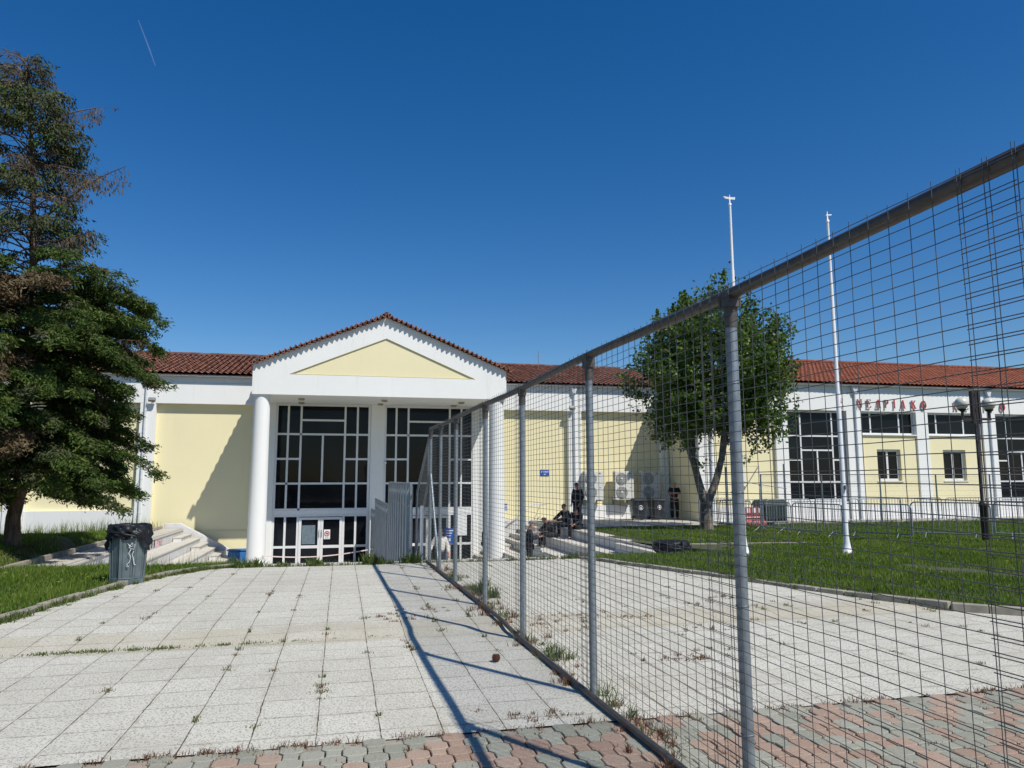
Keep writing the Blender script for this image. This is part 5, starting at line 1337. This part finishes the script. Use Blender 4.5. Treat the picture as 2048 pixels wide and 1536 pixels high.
tufts('weeds.003', cx, cy, zprof(cy), 22, rng.uniform(.008, .035, len(cx)), .008, .035, .007, 'weed')
m = len(cx) // 2; tufts('dry_weeds', cx[:m] + rng.normal(0, .01, m), cy[:m] + rng.uniform(-.3, .3, m), zprof(cy[:m]), 18, rng.uniform(.01, .04, m), .006, .03, .007, 'dryweed')
n = 46; cx = rng.uniform(-3.4, .6, n); cy = 7.98 + .01 * cx + rng.normal(0, .012, n)
tufts('weeds.004', cx, cy, zprof(cy) - .01, 40, rng.uniform(.02, .07, n) , .006, .026, .009, 'weed')
# fence foot
n = 90; cy = rng.uniform(2.4, 13.8, n); cx = FX(cy) + rng.normal(.02, .09, n)
tufts('dry_weeds.001', cx, cy, zprof(cy), 34, rng.uniform(.012, .05, n), .015, .075, .007, 'dryweed')
n = 34; cy = rng.uniform(2.4, 13.8, n); cx = FX(cy) + np.abs(rng.normal(.05, .1, n))
tufts('weeds.005', cx, cy, zprof(cy), 34, rng.uniform(.015, .05, n), .03, .11, .009, 'weed')
tufts('weeds.006', np.array([1.92, 2.02, 1.97]), np.array([10.35, 9.9, 10.2]), np.zeros(3), 60, np.full(3, .05), .08, .26, .016, 'weed', .35)
# dry weeds between pavers
n = 420; cx = rng.uniform(-1.8, 5.6, n); cy = rng.uniform(3.0, 4.86, n)
tufts('dry_weeds.002', np.round(cx / P) * P + P / 2, 4.845 - np.round((4.845 - cy) / P) * P + P / 2, np.full(n, -.055), 16, rng.uniform(.01, .035, n), .006, .03, .006, 'dryweed')
n = 70; cx = rng.uniform(-1.8, 5.6, n); tufts('dry_weeds.003', cx, np.full(n, 4.89), np.full(n, -.05), 24, rng.uniform(.01, .05, n), .008, .04, .006, 'dryweed')
# scattered patches of dried growth on the slabs
pc = np.array([[.55, 8.9], [.75, 8.7], [2.5, 8.5], [2.9, 8.35], [3.4, 8.2], [2.7, 7.9], [3.9, 7.6], [2.9, 6.4], [3.1, 6.35], [3.3, 6.5], [1.25, 5.15], [1.35, 5.1], [1.1, 9.2], [2.2, 8.25], [2.0, 8.6], [2.3, 8.1], [5.0, 9.2], [4.4, 8.8]])
pp = np.repeat(pc, 9, 0) + rng.normal(0, .12, (len(pc) * 9, 2)) * np.array([1.2, .6])
tufts('dry_weeds.004', pp[:, 0], pp[:, 1], zprof(pp[:, 1]), 16, np.full(len(pp), .02), .006, .03, .006, 'dryweed')
# tall stalks at the wall foot and behind the left kerb
n = 240; cx = rng.uniform(-13, -7.2, n); cy = rng.uniform(32.3, 32.9, n); tufts('wild_grass', cx, cy, T(cx, cy), 5, np.full(n, .05), .2, .5, .014, 'grass', .3)
n = 90; cx = rng.uniform(-3.6, -1.9, n); cy = 15.3 + rng.normal(0, .08, n); tufts('wild_grass.001', cx, cy, T(cx, cy), 4, np.full(n, .03), .12, .3, .007, 'grass', .3)
n = 16; cx = np.concatenate([rng.uniform(-6, -3, 6), rng.uniform(7, 12, 10)]); cy = np.concatenate([rng.uniform(10, 14, 6), rng.uniform(7, 12, 10)]); kk = in_lawn(cx, cy); cx, cy = cx[kk], cy[kk]
b = MB()
for x, y in zip(cx, cy):
    z = float(T(x, y)) + .13
    for k in range(7): a = k * .9; b.add([(x, y, z), (x + .02 * math.cos(a - .3), y + .02 * math.sin(a - .3), z + .006), (x + .02 * math.cos(a + .3), y + .02 * math.sin(a + .3), z + .006)], [(0, 1, 2)])
o = b.build('wild_flowers', 'flower'); o['kind'] = 'stuff'
# vapour trail high in the sky
tr = bpy.data.materials.new('vapour'); tr.use_nodes = True; nt2 = tr.node_tree; nt2.nodes.clear()
o_ = nt2.nodes.new('ShaderNodeOutputMaterial'); mx = nt2.nodes.new('ShaderNodeMixShader'); ta = nt2.nodes.new('ShaderNodeBsdfTransparent'); df = nt2.nodes.new('ShaderNodeBsdfTranslucent'); df.inputs[0].default_value = (.95, .95, .97, 1)
mx.inputs[0].default_value = .07; nt2.links.new(ta.outputs[0], mx.inputs[1]); nt2.links.new(df.outputs[0], mx.inputs[2]); nt2.links.new(mx.outputs[0], o_.inputs[0]); M['vapour'] = tr
b = MB(); b.add([(-1384, 4920, 3000), (-1379, 4920, 3001), (-1388, 5250, 3001), (-1398, 5250, 3000), (-1402, 5480, 3000), (-1407, 5480, 3001)], [(0, 1, 2, 3), (3, 2, 4, 5)])
tag(b.build('vapour_trail', 'vapour'), 'faint short white vapour trail in the upper left sky', 'vapour trail')
